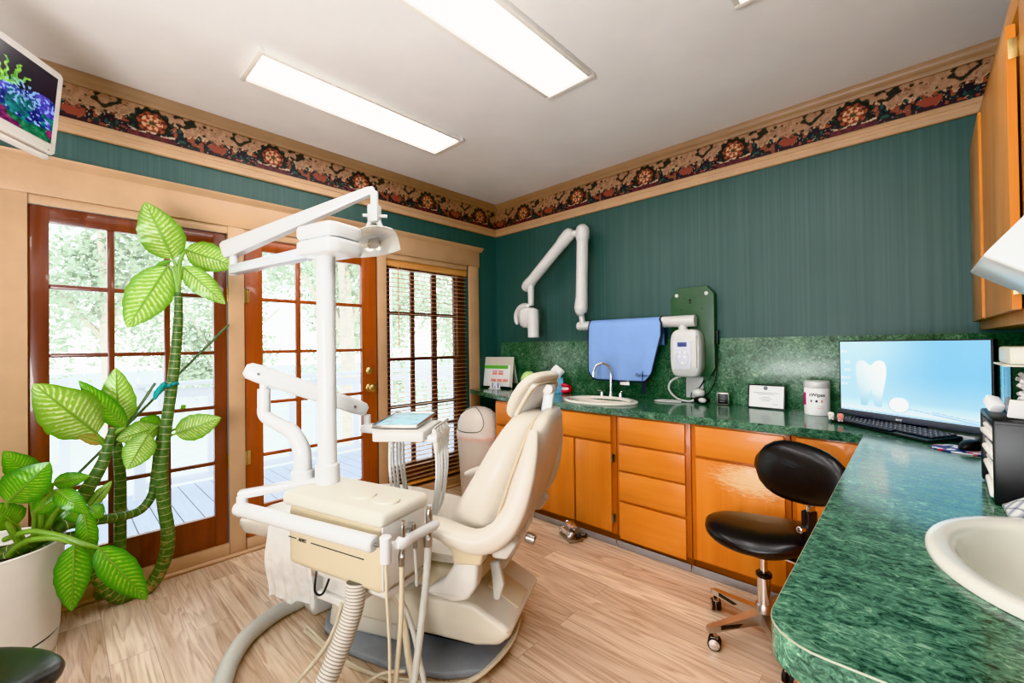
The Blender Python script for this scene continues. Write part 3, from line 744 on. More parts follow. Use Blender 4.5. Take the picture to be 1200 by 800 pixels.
for s in (-1, 1):
    arm = MB(CM)
    path = [(.015, .335, .605), (.05, .345, .615), (.12, .35, .632), (.21, .348, .625), (.29, .34, .598), (.36, .33, .58), (.42, .315, .595), (.47, .298, .64), (.508, .28, .72), (.535, .262, .82), (.55, .24, .91), (.555, .215, .975)]
    wid = [.018, .036, .046, .05, .05, .048, .044, .036, .028, .022, .018, .012]; hei = [.012, .02, .024, .027, .032, .04, .046, .046, .042, .036, .028, .016]
    R = []
    pv = [Vector((a, s*b*(.9 if s > 0 and i > 5 else 1), c)) for i, (a, b, c) in enumerate(path)]
    pv2, ix = spline(pv, list(range(len(pv))), 4)
    for i, p in enumerate(pv2):
        t = (pv2[min(i+1, len(pv2)-1)]-pv2[max(0, i-1)]).normalized(); yv = Vector((0, 1, 0)); yv = (yv-t*yv.dot(t)).normalized(); zv = t.cross(yv)
        k = min(int(ix[i]), len(wid)-2); f = ix[i]-k; w = wid[k]*(1-f)+wid[k+1]*f; h = hei[k]*(1-f)+hei[k+1]*f
        R.append([p+yv*w*math.copysign(abs(math.cos(a))**.7, math.cos(a))+zv*h*math.copysign(abs(math.sin(a))**.7, math.sin(a)) for a in [2*PI*j/16 for j in range(16)]])
    arm.rings(R); a = arm.build('armrest', 'cream', ch)
    MB(CM).prism([(.17, .60), (.40, .575), (.385, .50), (.275, .49), (.265, .54)], s*.31-.038, s*.31+.038, 'xz', .012).build('arm_bracket', 'beige_d', a)
    MB(CM).prism([(.277, .50), (.37, .51), (.365, .42), (.33, .365), (.27, .345), (.165, .36), (.155, .375), (.23, .425), (.262, .47)], s*.31-.032, s*.31+.032, 'xz', .014).build('arm_post', 'offwhite', a)
    MB(CM).prism([(.40, .56), (.47, .60), (.50, .56), (.46, .50), (.40, .50)], s*.25-.03, s*.25+.03, 'xz', .012).build('arm_hinge_cover', 'offwhite', a)
MB(CM).prism([(.30, .34), (.37, .34), (.47, .52), (.49, .60), (.43, .60), (.36, .50), (.26, .42)], -.06, .06, 'xz', .012).build('back_hinge', 'offwhite', ch)
MB(CM).prism([(.36, .44), (.40, .45), (.42, .36), (.40, .295), (.375, .295), (.37, .37)], -.20, -.17, 'xz', .008).build('recline_lever', 'conduit', ch)
MB(CM).cyl((.50, -.16, .545), (.54, -.16, .535), .02, n=16, bev=.004).build('back_pivot_knob', 'steel', ch)
# headrest
ha = Vector((.128, 0, .19)).normalized(); hb = Vector((.19, 0, -.128)).normalized()
HM = CM @ Matrix.Translation((.497, 0, 1.088)) @ Matrix.Rotation(math.radians(-17), 4, 'Z') @ Matrix(((hb.x, 0, ha.x, 0), (0, 1, 0, 0), (hb.z, 0, ha.z, 0), (0, 0, 0, 1)))
hr = thing  # (headrest is a part of the chair)
pad = MB(HM); R = []
for t in range(13):
    a = -PI/2+PI*t/12; zz = .118*math.copysign(abs(math.sin(a))**.75, math.sin(a)); k = max(.12, math.cos(a))**.45; bend = -.012*(1-(zz/.118)**2)+.009*(zz > 0)*(zz/.118)**2
    R.append([Vector((bend+.030*k*math.copysign(abs(math.cos(b))**.7, math.cos(b)), .135*k*math.copysign(abs(math.sin(b))**.6, math.sin(b)), zz)) for b in [2*PI*j/28 for j in range(28)]])
pad.rings(R); hp = pad.build('headrest', 'cream', ch)
MB(HM).box((.022, 0, -.004), (.03, .205, .17), .012).build('headrest_back_panel', 'offwhite', hp)
pi2 = MB(HM); q = [(.030, .110*math.copysign(abs(math.cos(b))**.5, math.cos(b)), -.004+.091*math.copysign(abs(math.sin(b))**.5, math.sin(b))) for b in [2*PI*j/32 for j in range(33)]]
pi2.tube(q, .005, 6, 1); pi2.build('headrest_piping', 'cream2', hp)
MB(CM).bar((.568, 0, 1.115), (.545, 0, .975), .046, .018, .007, up=(0, 1, 0)).build('headrest_bar', 'white', ch)
k = MB(CM); k.cyl((.567, -.036, 1.112), (.567, .036, 1.112), .022, n=18, bev=.004); k.box((.55, 0, 1.112), (.04, .05, .036), .008); k.build('headrest_pivot', 'offwhite', ch)
k = MB(CM); k.cyl((.547, -.03, .985), (.547, .03, .985), .017, n=16, bev=.003); k.bar((.547, 0, .985), (.52, 0, .93), .03, .012); k.build('headrest_slide', 'steel', ch)

# plastic sheet over the foot end
pc = MB(CM)
rows_, nx = 14, 22; vs = []
for i in range(nx+1):
    l = -.69+.26*i/nx; wv = .006*math.sin(i*1.1)+.002*math.sin(i*2.7)
    zt = .455+(l+.82)*.24
    prof = [(.12, zt+.045), (-.10, zt+.05), (-.22, zt+.04), (-.275, zt+.0), (-.285, zt-.06)]
    n_low = 10; zb = .17+.012*math.sin(i*.5)+.003*math.sin(i*2.1)
    for j in range(1, n_low+1): prof.append((-.285-.012*math.sin(j*.5)+wv*j/n_low, zt-.06+(zb-zt+.06)*j/n_low))
    vs += [Vector((l, a, b)) for a, b in prof]; m = len(prof)
pc.add(vs, [(i*m+j, i*m+j+1, (i+1)*m+j+1, (i+1)*m+j) for i in range(nx) for j in range(m-1)])
tag(pc.build('plastic_cover', 'film', None, recalc=False), 'clear plastic sheet draped over the foot of the dental chair', 'plastic cover')

# ---------------------------------------------------------------- delivery unit
UA = math.radians(15); a_ = Vector((math.cos(UA), math.sin(UA), 0)); b_ = Vector((-math.sin(UA), math.cos(UA), 0))
FL = Vector((-1.762, .585, 0)); UC = FL+a_*.254+b_*.12
UM = Matrix.Translation(UC) @ Matrix.Rotation(UA, 4, 'Z')
un = thing('dental_delivery_unit', 'beige box unit with a pole carrying folding arms and an overhead lamp', 'dental unit', UC, UA)
cabm = MB(UM); cabm.prism([(-.24, -.11), (.25, -.11), (.25, .11), (-.24, .11)], .478, .715, 'xy', .03); cabm.build('cabinet_body', 'beige_d', un)
# side panel lighter
MB(UM).prism([(-.11, .50), (.10, .50), (.10, .71), (-.11, .71)], .247, .256, 'yz', .004).build('end_panel', 'offwhite', un)
MB(UM).prism([(-.256, -.122), (.262, -.122), (.262, .122), (-.256, .122)], .705, .757, 'xy', .02).build('cabinet_top', 'lid', un)
for x0 in (.07, .185):
    MB(UM).lathe([(.001, .757), (.05, .757), (.052, .760), (.05, .766), (.001, .768)], (x0, -.02, 0), 28, 1, .85).build('round_cap', 'lid', un)
st = MB(UM); st.box((-.205, -.1105, .588), (.045, .002, .003), 0); st.box((.035, -.1105, .588), (.27, .002, .003), 0); st.build('dark_stripe', 'darkink', un)
o = text('ADEC', .017, 'darkink', un, UM @ Vector((-.172, -.1112, .582)), a_, (0, 0, 1), 'maker_lettering', italic=.3, bold=.0006)
# connecting tray under the box and bracket to the chair
MB(UM).box((.06, .02, .463), (.36, .19, .028), .01).build('mounting_plate', 'offwhite', un)
MB().bar(UM @ Vector((.04, .08, .43)), W(-.14, -.10, .34), .12, .05, .015).build('mounting_arm', 'offwhite', un)
jb = MB(UM); jb.prism([(-.15, -.03), (.0, -.03), (.0, .09), (-.15, .09)], .36, .48, 'xy', .015); jb.prism([(-.16, -.045), (.02, -.045), (.02, .1), (-.16, .1)], .335, .365, 'xy', .008); jb.build('junction_box', 'offwhite', un)
# pole
PX = Vector((-1.739, .751, 0))
def V(p, z): return Vector((p.x, p.y, z))
MB().cyl(V(PX, .755), V(PX, 1.675), .0365, n=32).build('pole', 'white', un)
MB().cyl(V(PX, .75), V(PX, .835), .047, n=32, bev=.006).build('pole_collar', 'white', un)
LA = Vector((-2.50, .615, 0)); dl = (LA-PX).normalized(); al = math.atan2(dl.y, dl.x)
HD = Matrix.Translation(PX+Vector((-dl.x*.005, -dl.y*.005, 0))) @ Matrix.Rotation(math.radians(15), 4, 'Z')
hd = MB(HD); hd.prism([(-.075, -.085), (.115, -.085), (.13, -.05), (.13, .05), (.115, .085), (-.075, .085), (-.09, .05), (-.09, -.05)], 1.668, 1.725, 'xy', .014); hd.build('pole_head', 'white', un)
hd = MB(HD); hd.prism([(-.075, -.085), (.115, -.085), (.13, -.05), (.13, .05), (.115, .085), (-.075, .085), (-.09, .05), (-.09, -.05)], 1.728, 1.785, 'xy', .016); hd.build('pole_head_lid', 'white', un)
MB().bar(PX+dl*.07+Vector((0, 0, 1.698)), LA+Vector((0, 0, 1.698)), .055, .048, .008).build('lamp_lower_arm', 'grey_arm', un)
MB().cyl(V(LA, 1.67), V(LA, 1.80), .02, n=20, bev=.003).build('lamp_arm_pivot', 'white', un)
UT = Vector((-1.925, 1.073, 2.075)); U0 = Vector((LA.x, LA.y, 1.81)); du = (UT-U0).normalized(); U0 = U0-du*.05
ua = MB(); y = Vector((0, 0, 1)).cross(du).normalized(); z = du.cross(y)
L = (UT-U0).length; R = []
for t, w, h in [(0, .026, .036), (.02, .032, .042), (.7, .022, .027), (.97, .017, .020), (1, .012, .014)]:
    p = U0+du*L*t; R.append([p+y*w*sx+z*h*sz for sx, sz in [(-1, -.8), (-.8, -1), (.8, -1), (1, -.8), (1, .8), (.8, 1), (-.8, 1), (-1, .8)]])
ua.rings(R); ua.build('lamp_upper_arm', 'white', un)
# lamp
LT = Vector((UT.x, UT.y, 0)); rr = Vector((_R.x, _R.y, 0)).normalized(); ff = Vector((_F.x, _F.y, 0)).normalized()
lt = MB(); lt.cyl(V(LT, 2.065), V(LT, 1.99), .019, n=16, bev=.003); lt.box(V(LT, 1.955), (.052, .052, .085), .006, (0, 0, .6)); lt.build('lamp_stem', 'white', un)
hx = (rr*.97+ff*.2).normalized()
yk = MB()
for s in (-1, 1): yk.tube([V(LT+hx*s*.012, 1.93), V(LT+hx*s*.03, 1.89), V(LT+hx*s*.045, 1.855)], [.014, .012, .012], 10, 4)
yk.cyl(V(LT-hx*.055, 1.945), V(LT+hx*.06, 1.945), .008, n=12); yk.build('lamp_yoke', 'white', un)
# lamp head: shallow wing-shaped reflector facing down to the chair
nd = (Vector((0, 0, -1))*.66+rr*.06-ff*.66).normalized(); ex = (hx+Vector((0, 0, .42))-nd*(hx+Vector((0, 0, .42))).dot(nd)).normalized(); ey = nd.cross(ex)
LC = V(LT, 1.825)
rf = MB(); nu, nv = 18, 12; g = {}
def refl(u, v, d):
    k = 1-.30*abs(u)**2
    return LC+ex*(.115*u)+ey*(.082*v*k)+nd*(d+.040*(u*u*.55+v*v*.8)-.02)
vs = []; fs = []
for d in (0, -.007):
    for i in range(nu+1):
        for j in range(nv+1): vs.append(refl(-1+2*i/nu, -1+2*j/nv, d))
N1 = (nu+1)*(nv+1)
for i in range(nu):
    for j in range(nv):
        q = (i*(nv+1)+j, i*(nv+1)+j+1, (i+1)*(nv+1)+j+1, (i+1)*(nv+1)+j); fs.append(q); fs.append(tuple(k+N1 for k in q[::-1]))
for i in range(nu):
    for j in (0, nv): fs.append((i*(nv+1)+j, (i+1)*(nv+1)+j, (i+1)*(nv+1)+j+N1, i*(nv+1)+j+N1))
for j in range(nv):
    for i in (0, nu): fs.append((i*(nv+1)+j, i*(nv+1)+j+1, i*(nv+1)+j+1+N1, i*(nv+1)+j+N1))
rf.add(vs, fs); M['reflector'] = plain('lamp_reflector', (240, 238, 232), .12, .35, .3, var=0); hd = rf.build('lamp_head', 'reflector', un)
bar_ = MB(); bar_.bar(LC-ex*.075-nd*.02+ey*.0, LC+ex*.075-nd*.02, .03, .02, .005, up=tuple(nd)); bar_.build('lamp_back_bar', 'white', hd)
bulb = MB(); bulb.box((0, 0, 0), (.05, .03, .045), .004, mtx=Matrix(((ex.x, ey.x, nd.x, LC.x+nd.x*.03), (ex.y, ey.y, nd.y, LC.y+nd.y*.03), (ex.z, ey.z, nd.z, LC.z+nd.z*.03), (0, 0, 0, 1)))); bulb.build('bulb_shield', 'alu', hd)
bl_ = MB()
for i in range(4): bl_.bar(LC+nd*.03+ex*(-.018+i*.012)-ey*.0165-nd*.016, LC+nd*.03+ex*(-.018+i*.012)-ey*.0165+nd*.016, .004, .002, 0, up=tuple(ex))
bl_.build('bulb_slots', 'black', hd)
# delivery arm
PP = [atd(*p) for p in [(355, 558, 1.75), (355, 546, 1.75), (353.5, 526, 1.75), (342.5, 506, 1.76), (327, 497, 1.77), (311, 486.6, 1.78), (309.5, 474, 1.78), (309.5, 455, 1.78)]]
MB().tube(PP, [.036, .035, .034, .031, .028, .026, .025, .025], 20, 6).build('delivery_arm_column', 'white', un)
MB().cyl(PP[0]-Vector((0, 0, .01)), PP[0]+Vector((0, 0, .03)), .044, n=28, bev=.005).build('column_collar', 'white', un)
q = PP[-1]; MB().cyl(q, q+Vector((0, 0, .05)), .017, n=18).build('column_neck', 'white', un)
B0, B1 = Vector((-1.992, .573, 1.197)), Vector((-1.868, .993, 1.005)); db = (B1-B0).normalized(); y = Vector((0, 0, 1)).cross(db).normalized(); z = db.cross(y)
ba = MB(); R = []; L = (B1-B0).length+.05; S0 = B0-db*.05
for t, w, h in [(0, .018, .02), (.03, .032, .034), (.12, .036, .038), (.9, .033, .034), (.97, .028, .030), (1, .014, .018)]:
    p = S0+db*L*t; R.append([p+y*w*math.copysign(abs(math.cos(c))**.5, math.cos(c))+z*h*math.copysign(abs(math.sin(c))**.5, math.sin(c)) for c in [2*PI*j/20 for j in range(20)]])
ba.rings(R); ba.build('delivery_arm_beam', 'white', un)
for t in (.1, .88):
    p = S0+db*L*t; MB().cyl(p-y*.038, p-y*.032, .006, n=10).build('beam_screw', 'steel', un)
DH = Vector((-1.70, 1.115, .925)); TA = math.radians(128)
DM = Matrix.Translation(DH) @ Matrix.Rotation(TA, 4, 'Z')
MB().cyl(Vector((B1.x, B1.y, .93)), Vector((B1.x, B1.y, .985)), .016, n=16).build('beam_end_neck', 'white', un)
br = MB(); br.bar(Vector((B1.x-.01, B1.y-.01, .925)), DM @ Vector((-.02, .10, -.005)), .07, .035, .008); br.build('head_bracket', 'white', un)
hb_ = MB(DM); hb_.prism([(-.155, -.11), (.15, -.11), (.15, .115), (-.155, .115)], -.032, .012, 'xy', .008); hb_.build('delivery_head', 'offwhite', un)
ho = MB(DM); ho.box((-.03, -.145, -.02), (.24, .045, .03), .008); ho.build('handpiece_holder', 'white', un)
# assistant's arm
A0, A1, A2 = Vector((-1.76, .76, .762)), Vector((-1.895, .497, .742)), None
MB().bar(Vector((-1.755, .775, .765)), Vector((-1.905, .478, .738)), .045, .03, .007).build('assistant_link', 'white', un)
T0, T1 = Vector((-1.890, .487, .683)), Vector((-1.245, .683, .68)); dt = (T1-T0).normalized()
MB().cyl(Vector((T0.x, T0.y, .66)), Vector((T0.x, T0.y, .735)), .02, n=16, bev=.003).build('link_pivot', 'white', un)
MB().cyl(T0-dt*.03, T1, .0265, n=28, bev=.008).build('assistant_tube', 'white', un)
q = T1+dt*.045; MB().cyl(T1, q, .006, n=10).build('tube_end_pin', 'steel', un)
MB().cyl(q+Vector((0, 0, -.05)), q+Vector((0, 0, .035)), .018, n=22, bev=.004).build('vertical_holder', 'white', un)
X0, X1 = Vector((-1.192, .728, .678)), Vector((-1.228, .915, .678))
MB().tube([X0, X0+(X1-X0)*.08, X0+(X1-X0)*.25, X0+(X1-X0)*.3, X0+(X1-X0)*.9, X1], [.012, .021, .021, .0165, .0165, .010], 20, 1).build('holder_bar', 'white', un)
MB().bar(q+Vector((0, 0, 0)), X0+(X1-X0)*.1, .02, .02, .003).build('holder_joint', 'white', un)
# hoses of the unit
HZ = [Vector(p) for p in [(-1.40, .70, .50), (-1.395, .685, .42), (-1.40, .64, .31), (-1.40, .56, .17), (-1.39, .48, .075), (-1.36, .38, .038), (-1.32, .2, .036)]]
MB().tube(HZ, .0335, 20, 10).build('ribbed_vacuum_hose', 'ribbed', un, ang=80)
def floor_tube(name, pts, r, mat='tube', parent=un): return MB().tube(pts, r, 9, 6).build(name, mat, parent)
floor_tube('supply_tube', [(-1.55, .72, .36), (-1.60, .68, .2), (-1.70, .56, .03), (-1.72, .42, .009), (-1.70, .25, .009)], .008)
floor_tube('supply_tube', [(-1.50, .72, .36), (-1.52, .68, .18), (-1.57, .55, .02), (-1.50, .38, .009), (-1.48, .2, .009)], .008, 'conduit')
floor_tube('drain_tube', [W(.02, -.42, .45), W(.06, -.36, .30), W(.1, -.38, .15), W(.14, -.42, .03), W(.05, -.5, .014), W(-.15, -.56, .014)], .013, 'tube')
floor_tube('drain_tube', [W(.04, -.42, .45), W(.09, -.36, .28), W(.14, -.37, .14), W(.19, -.42, .02), W(.10, -.50, .012), W(-.05, -.60, .012)], .010, 'conduit')
floor_tube('blue_supply_tube', [W(.17, -.37, .014), W(.05, -.42, .03), W(-.1, -.50, .03), W(-.2, -.62, .012)], .013, 'grey_arm')
floor_tube('thin_cable', [UM @ Vector((-.13, -.06, .48)), UM @ Vector((-.115, -.085, .40)), UM @ Vector((-.07, -.085, .40)), UM @ Vector((-.05, -.06, .48))], .004, 'black')
floor_tube('loose_loop_tube', [W(.1, -.40, .10), W(.02, -.44, .10), W(-.05, -.5, .05), W(-.02, -.58, .01), W(.1, -.62, .01)], .006, 'tube')
# floor conduit
fc = MB(); fc.tube([(-2.262, .875, .035), (-2.258, .83, .035), (-2.24, .72, .036), (-2.16, .575, .036), (-2.035, .478, .036), (-1.925, .425, .036), (-1.78, .36, .036), (-1.55, .25, .036)], .035, 18, 6)
fo = fc.build('floor_conduit', 'conduit'); tag(fo, 'thick grey hose curving over the floor left of the chair base', 'hose')
jb = MB(); jb.prism([(-2.34, .84), (-2.12, .84), (-2.12, 1.02), (-2.34, 1.02)], .001, .10, 'xy', .025); tag(jb.build('floor_box', 'offwhite'), 'small pale floor junction box at the end of the grey hose', 'junction box')

# suction handpieces on the assistant's bar
def suction(label, top, pts, r0, r1, mat):
    t = thing('suction_handpiece', label, 'suction handpiece', (top.x, top.y, top.z), 0, 'suction handpieces on the holder bar')
    a = MB(); a.tube([top+Vector((.002, 0, .02)), top, top+Vector((0, 0, -.05)), top+Vector((-.003, -.003, -.08)), top+Vector((-.003, -.003, -.11))], [r0*.6, r0, r0*.85, r0*1.25, r0*1.1], 16, 4); a.build('handpiece_body', 'steel', t)
    MB().cyl(top+Vector((.002, 0, .018)), top+Vector((.003, 0, .032)), r0*.62, n=12).build('tip_socket', 'chrome', t)
    b = MB(); b.cyl(top+Vector((r0*.6, -r0*.5, -.075)), top+Vector((r0*1.6, -r0*1.5, -.073)), r0*.45, n=10); b.build('valve_lever', 'white', t)
    MB().tube(pts, r1, 12, 6).build('suction_hose', mat, t)
s1 = Vector((-1.194, .752, .715)); suction('slim suction handpiece on the holder bar, nearest the beige box', s1, [s1+Vector((-.003, -.003, -.10)), s1+Vector((-.006, -.004, -.25)), s1+Vector((-.015, -.015, -.42)), s1+Vector((-.02, -.04, -.58)), s1+Vector((-.0, -.12, -.675)), s1+Vector((.02, -.3, -.70)), s1+Vector((.0, -.55, -.70))], .009, .008, 'tube')
s2 = Vector((-1.240, .887, .715)); suction('thick grey suction handpiece at the far end of the holder bar', s2, [s2+Vector((-.003, -.003, -.10)), s2+Vector((.0, -.015, -.22)), s2+Vector((.008, -.05, -.40)), s2+Vector((.02, -.09, -.55)), s2+Vector((.04, -.16, -.67)), s2+Vector((.06, -.3, -.698)), s2+Vector((.05, -.6, -.70))], .0125, .0125, 'conduit')
q2 = q+Vector((0, 0, -.05)); t = MB(); t.tube([q2, q2+Vector((.004, 0, -.1)), q2+Vector((0, .01, -.3)), q2+Vector((-.01, 0, -.52)), q2+Vector((-.0, -.1, -.62)), q2+Vector((-.02, -.3, -.622))], .005, 8, 6)
t.build('air_line', 'tube', un)
# syringe on the box end
sy = thing('air_water_syringe', 'chrome syringe in the bracket on the end of the beige box', 'syringe', UM @ Vector((.285, .01, .66)), UA)
MB(UM).tube([(.285, .012, .60), (.285, .01, .66), (.286, .005, .685)], [.008, .009, .006], 12, 3).build('syringe_body', 'steel', sy)
MB(UM).tube([(.286, .004, .685), (.288, -.005, .70), (.287, -.02, .698)], .004, 8, 3).build('nozzle', 'chrome', sy)
MB(UM).tube([(.285, .012, .60), (.283, .02, .52), (.275, .03, .46)], .006, 8, 3).build('hose', 'conduit', sy)
MB(UM).box((.268, .0, .645), (.026, .03, .045), .004).build('syringe_bracket', 'steel', un)
# instrument tray
TM = Matrix.Translation((-1.765, 1.135, .955)) @ Matrix.Rotation(TA, 4, 'Z') @ Matrix.Rotation(math.radians(-2), 4, 'Y')
tr = thing('instrument_tray', 'pale metal tray lined with a blue and white paper cover', 'tray', TM.translation, 0)
tb = MB(TM); tb.prism([(-.15, -.10), (.15, -.10), (.15, .10), (-.15, .10)], -.012, -.004, 'xy', .003)
for a, b, c, d in ((-.155, .155, -.105, -.098), (-.155, .155, .098, .105), (-.155, -.148, -.1, .1), (.148, .155, -.1, .1)): tb.box(((a+b)/2, (c+d)/2, -.001), (b-a, d-c, .016), .003)
tb.build('tray_body', 'alu', tr)
M['bluepaper'] = plain('blue_paper_liner', (176, 214, 226), .5, var=.25, scale=16)
MB(TM).box((0, 0, .0005), (.29, .19, .004), .001).build('paper_liner', 'bluepaper', tr)
cl = MB(TM); cl.bar((.10, .09, .006), (.165, -.115, .02), .006, .003, .001); cl.build('tray_probe', 'steel', tr)
# handpieces under the delivery head
def hand(i, label, fx):
    t = thing('dental_handpiece', label, 'handpiece', DM @ Vector((fx, -.16, .0)), 0, 'handpieces hanging in the delivery head')
    a = MB(DM); a.tube([(fx, -.15, .02), (fx, -.155, -.01), (fx, -.158, -.05), (fx, -.158, -.085)], [.010, .013, .012, .008], 14, 3); a.build('handpiece_body', 'offwhite', t)
    b = MB(DM); b.tube([(fx, -.15, .02), (fx+.004, -.165, .035)], [.008, .005], 10, 1); b.build('handpiece_head', 'steel', t)
    s = [.0, .015, -.02, .02, -.01][i]
    h = MB(DM); h.tube([(fx, -.158, -.085), (fx+s*.4, -.158, -.2), (fx+s, -.13, -.36), (fx+s*1.5, -.06, -.45), (fx+s, .02, -.36), (fx*.9, .05, -.18), (fx*.9, .05, -.03)], .0065, 8, 6); h.build('hose', 'white', t)
for i, fx in enumerate((-.13, -.085, -.035, .015, .06)): hand(i, 'white dental handpiece, number %s along the holder from the chair back' % ['one', 'two', 'three', 'four', 'five'][i], fx)
# ---------------------------------------------------------------- base cabinets along the back wall
CT, CB = .885, .845                      # counter top and underside
FY = 2.478                               # face of the cabinet frames
def base_unit(label, x0, x1, fronts, hinges=()):
    t = thing('base_cabinet', label, 'cabinet', ((x0+x1)/2, (FY+WY)/2, 0), 0, 'honey wood base cabinets')
    b = MB(); b.box(((x0+x1)/2, (FY+.02+WY-.012)/2, (.07+CB-.03)/2), (x1-x0-.002, WY-.012-FY-.02, CB-.03-.07), .001); b.build('carcass', 'cab_dark', t)
    fr = MB(); xs = [x0+.0005, x1-.0005]
    fr.box(((x0+x1)/2, FY+.01, (.07+CB-.002)/2), (x1-x0-.001, .02, CB-.072), .001); fr.build('face_frame', 'cab_dark', t)
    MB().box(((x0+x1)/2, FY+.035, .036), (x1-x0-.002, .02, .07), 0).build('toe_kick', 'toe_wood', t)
    MB().box(((x0+x1)/2, FY-.018, .022), (x1-x0-.001, .006, .042), .002).build('vinyl_base', 'toe', t)
    for kind, a, b_, z0, z1 in fronts:
        m = {'drawer': 'cab_h', 'door': 'cab', 'worn': 'cab_worn', 'panel': 'cab'}[kind]; y = FY-.010
        mb = MB(); mb.box(((a+b_)/2, y, (z0+z1)/2), (b_-a, .019, z1-z0), .003)
        MBn = {'drawer': 'drawer_front', 'door': 'door', 'worn': 'door', 'panel': 'panel'}[kind]
        d = mb.build(MBn, m, t)
        for hx_, hz in hinges:
            if kind in ('door', 'worn') and abs(hx_-b_) < .02 and z0 < hz < z1:
                h = MB(); h.cyl((b_+.006, y-.006, hz-.03), (b_+.006, y-.006, hz+.03), .006, n=10); h.box((b_+.014, y+.009, hz), (.02, .003, .05), 0); h.build('hinge', 'steel', d)
    return t
base_unit('honey wood sink cabinet with three doors under a long false drawer front', -2.52, -1.412, [('drawer', -2.505, -1.444, .665, .828), ('door', -2.505, -2.065, .085, .648), ('door', -2.035, -1.736, .085, .648), ('door', -1.722, -1.444, .085, .648)], [(-1.444, .56), (-1.444, .17)])
base_unit('honey wood bank of four drawers right of the sink', -1.408, -.938, [('drawer', -1.386, -.966, .668, .830), ('drawer', -1.386, -.966, .497, .655), ('drawer', -1.386, -.966, .305, .483), ('drawer', -1.386, -.966, .06, .289)])
base_unit('honey wood cabinet with a scuffed door behind the black stool', -.934, -.452, [('drawer', -.905, -.476, .668, .830), ('worn', -.905, -.476, .085, .652)])
base_unit('plain honey wood corner cabinet right of the scuffed door', -.448, -.155, [('panel', -.425, -.17, .085, .832)])
t = thing('base_cabinet', 'honey wood cabinet under the near counter with the large sink', 'cabinet', (.18, 1.56, 0), 0, 'honey wood base cabinets')
MB().box((.193, 1.575, (.07+CB-.2)/2), (.59, 1.68, CB-.27), .001).build('carcass', 'cab_dark', t)
MB().box((-.108, 1.575, (.07+CB-.002)/2), (.02, 1.70, CB-.072), .001).build('face_frame', 'cab_dark', t)
MB().box((.19, .728, (.07+CB-.002)/2), (.60, .02, CB-.072), .002).build('end_panel', 'cab', t)
for y0, y1 in ((.76, 1.14), (1.16, 1.54), (1.56, 1.94), (1.96, 2.34)):
    MB().box((-.127, (y0+y1)/2, .37), (.018, y1-y0, .56), .003).build('door', 'cab', t); MB().box((-.127, (y0+y1)/2, .745), (.018, y1-y0, .16), .003).build('drawer_front', 'cab', t)
MB().box((-.085, 1.575, .036), (.02, 1.68, .07), 0).build('toe_kick', 'toe_wood', t)

# ---------------------------------------------------------------- worktop (one L-shaped slab with two sink cut-outs)
S1 = Vector((-1.665, 2.690, 0)); S1a, S1b = .285, .20
S2 = Vector((.225, 1.205, 0)); S2a, S2b = .215, .275
def ell(c, a, b, n=48): return [Vector((c.x+a*math.cos(2*PI*i/n), c.y+b*math.sin(2*PI*i/n), 0)) for i in range(n)]
cx, cy, cr = -.167+.075, .69+.075, .075
outer = [(-2.33, 2.452), (-.167, 2.452)] + [(cx+cr*math.cos(a), cy+cr*math.sin(a)) for a in [PI+PI/2*i/8 for i in range(9)]] + [(RX-.002, .69), (RX-.002, WY-.009), (WX+.004, WY-.009), (WX+.004, 2.74), (-3.09, 2.70), (-2.42, 2.495)]
outer = [Vector((a, b, 0)) for a, b in outer]
loops = [outer, ell(S1, S1a*.8, S1b*.78), ell(S2, S2a*.8, S2b*.8)]
tri = tessellate_polygon(loops); fl = [p for l in loops for p in l]; n = len(fl)
mb = MB(); vs = [Vector((p.x, p.y, CT)) for p in fl]+[Vector((p.x, p.y, CB)) for p in fl]
fs = [tuple(t_) for t_ in tri]+[tuple(i+n for i in t_[::-1]) for t_ in tri]; k0 = 0
for l in loops:
    m = len(l)
    for i in range(m): fs.append((k0+i, k0+(i+1) % m, k0+(i+1) % m+n, k0+i+n))
    k0 += m
mb.add(vs, fs); ct = mb.build('countertop', 'marble', None, ang=30)
tag(ct, 'L-shaped glossy green marbled countertop over the wooden cabinets', 'countertop')
lp = MB(); m = 14
edge = [Vector((p.x, p.y, CT-.006)) for p in outer[:12]]
def offs(pts, d):
    o = []
    for i, p in enumerate(pts):
        a = pts[max(i-1, 0)]; b = pts[min(i+1, len(pts)-1)]; t_ = (b-a).normalized(); o.append(p+Vector((t_.y, -t_.x, 0))*-d)
    return o
ed2 = outer[1:11]+[outer[11]]
pe = [Vector((p.x, p.y, 0)) for p in [outer[1]]+outer[2:12]]
R = []
for i, p in enumerate(pe):
    a = pe[max(i-1, 0)]; b = pe[min(i+1, len(pe)-1)]; t_ = (b-a).normalized(); nrm = Vector((t_.y, -t_.x, 0))
    if (nrm.dot(Vector((-1, -1, 0)))) < 0: nrm = -nrm
    R.append([p+nrm*.0008+Vector((0, 0, CT-.0004)), p+nrm*.0016+Vector((0, 0, CT-.0014)), p+nrm*.0016+Vector((0, 0, CT-.003)), p-nrm*.001+Vector((0, 0, CT-.003)), p-nrm*.001+Vector((0, 0, CT-.0004))])
lp.rings(R); lp.build('edge_seam', 'vinyl_lip', ct)
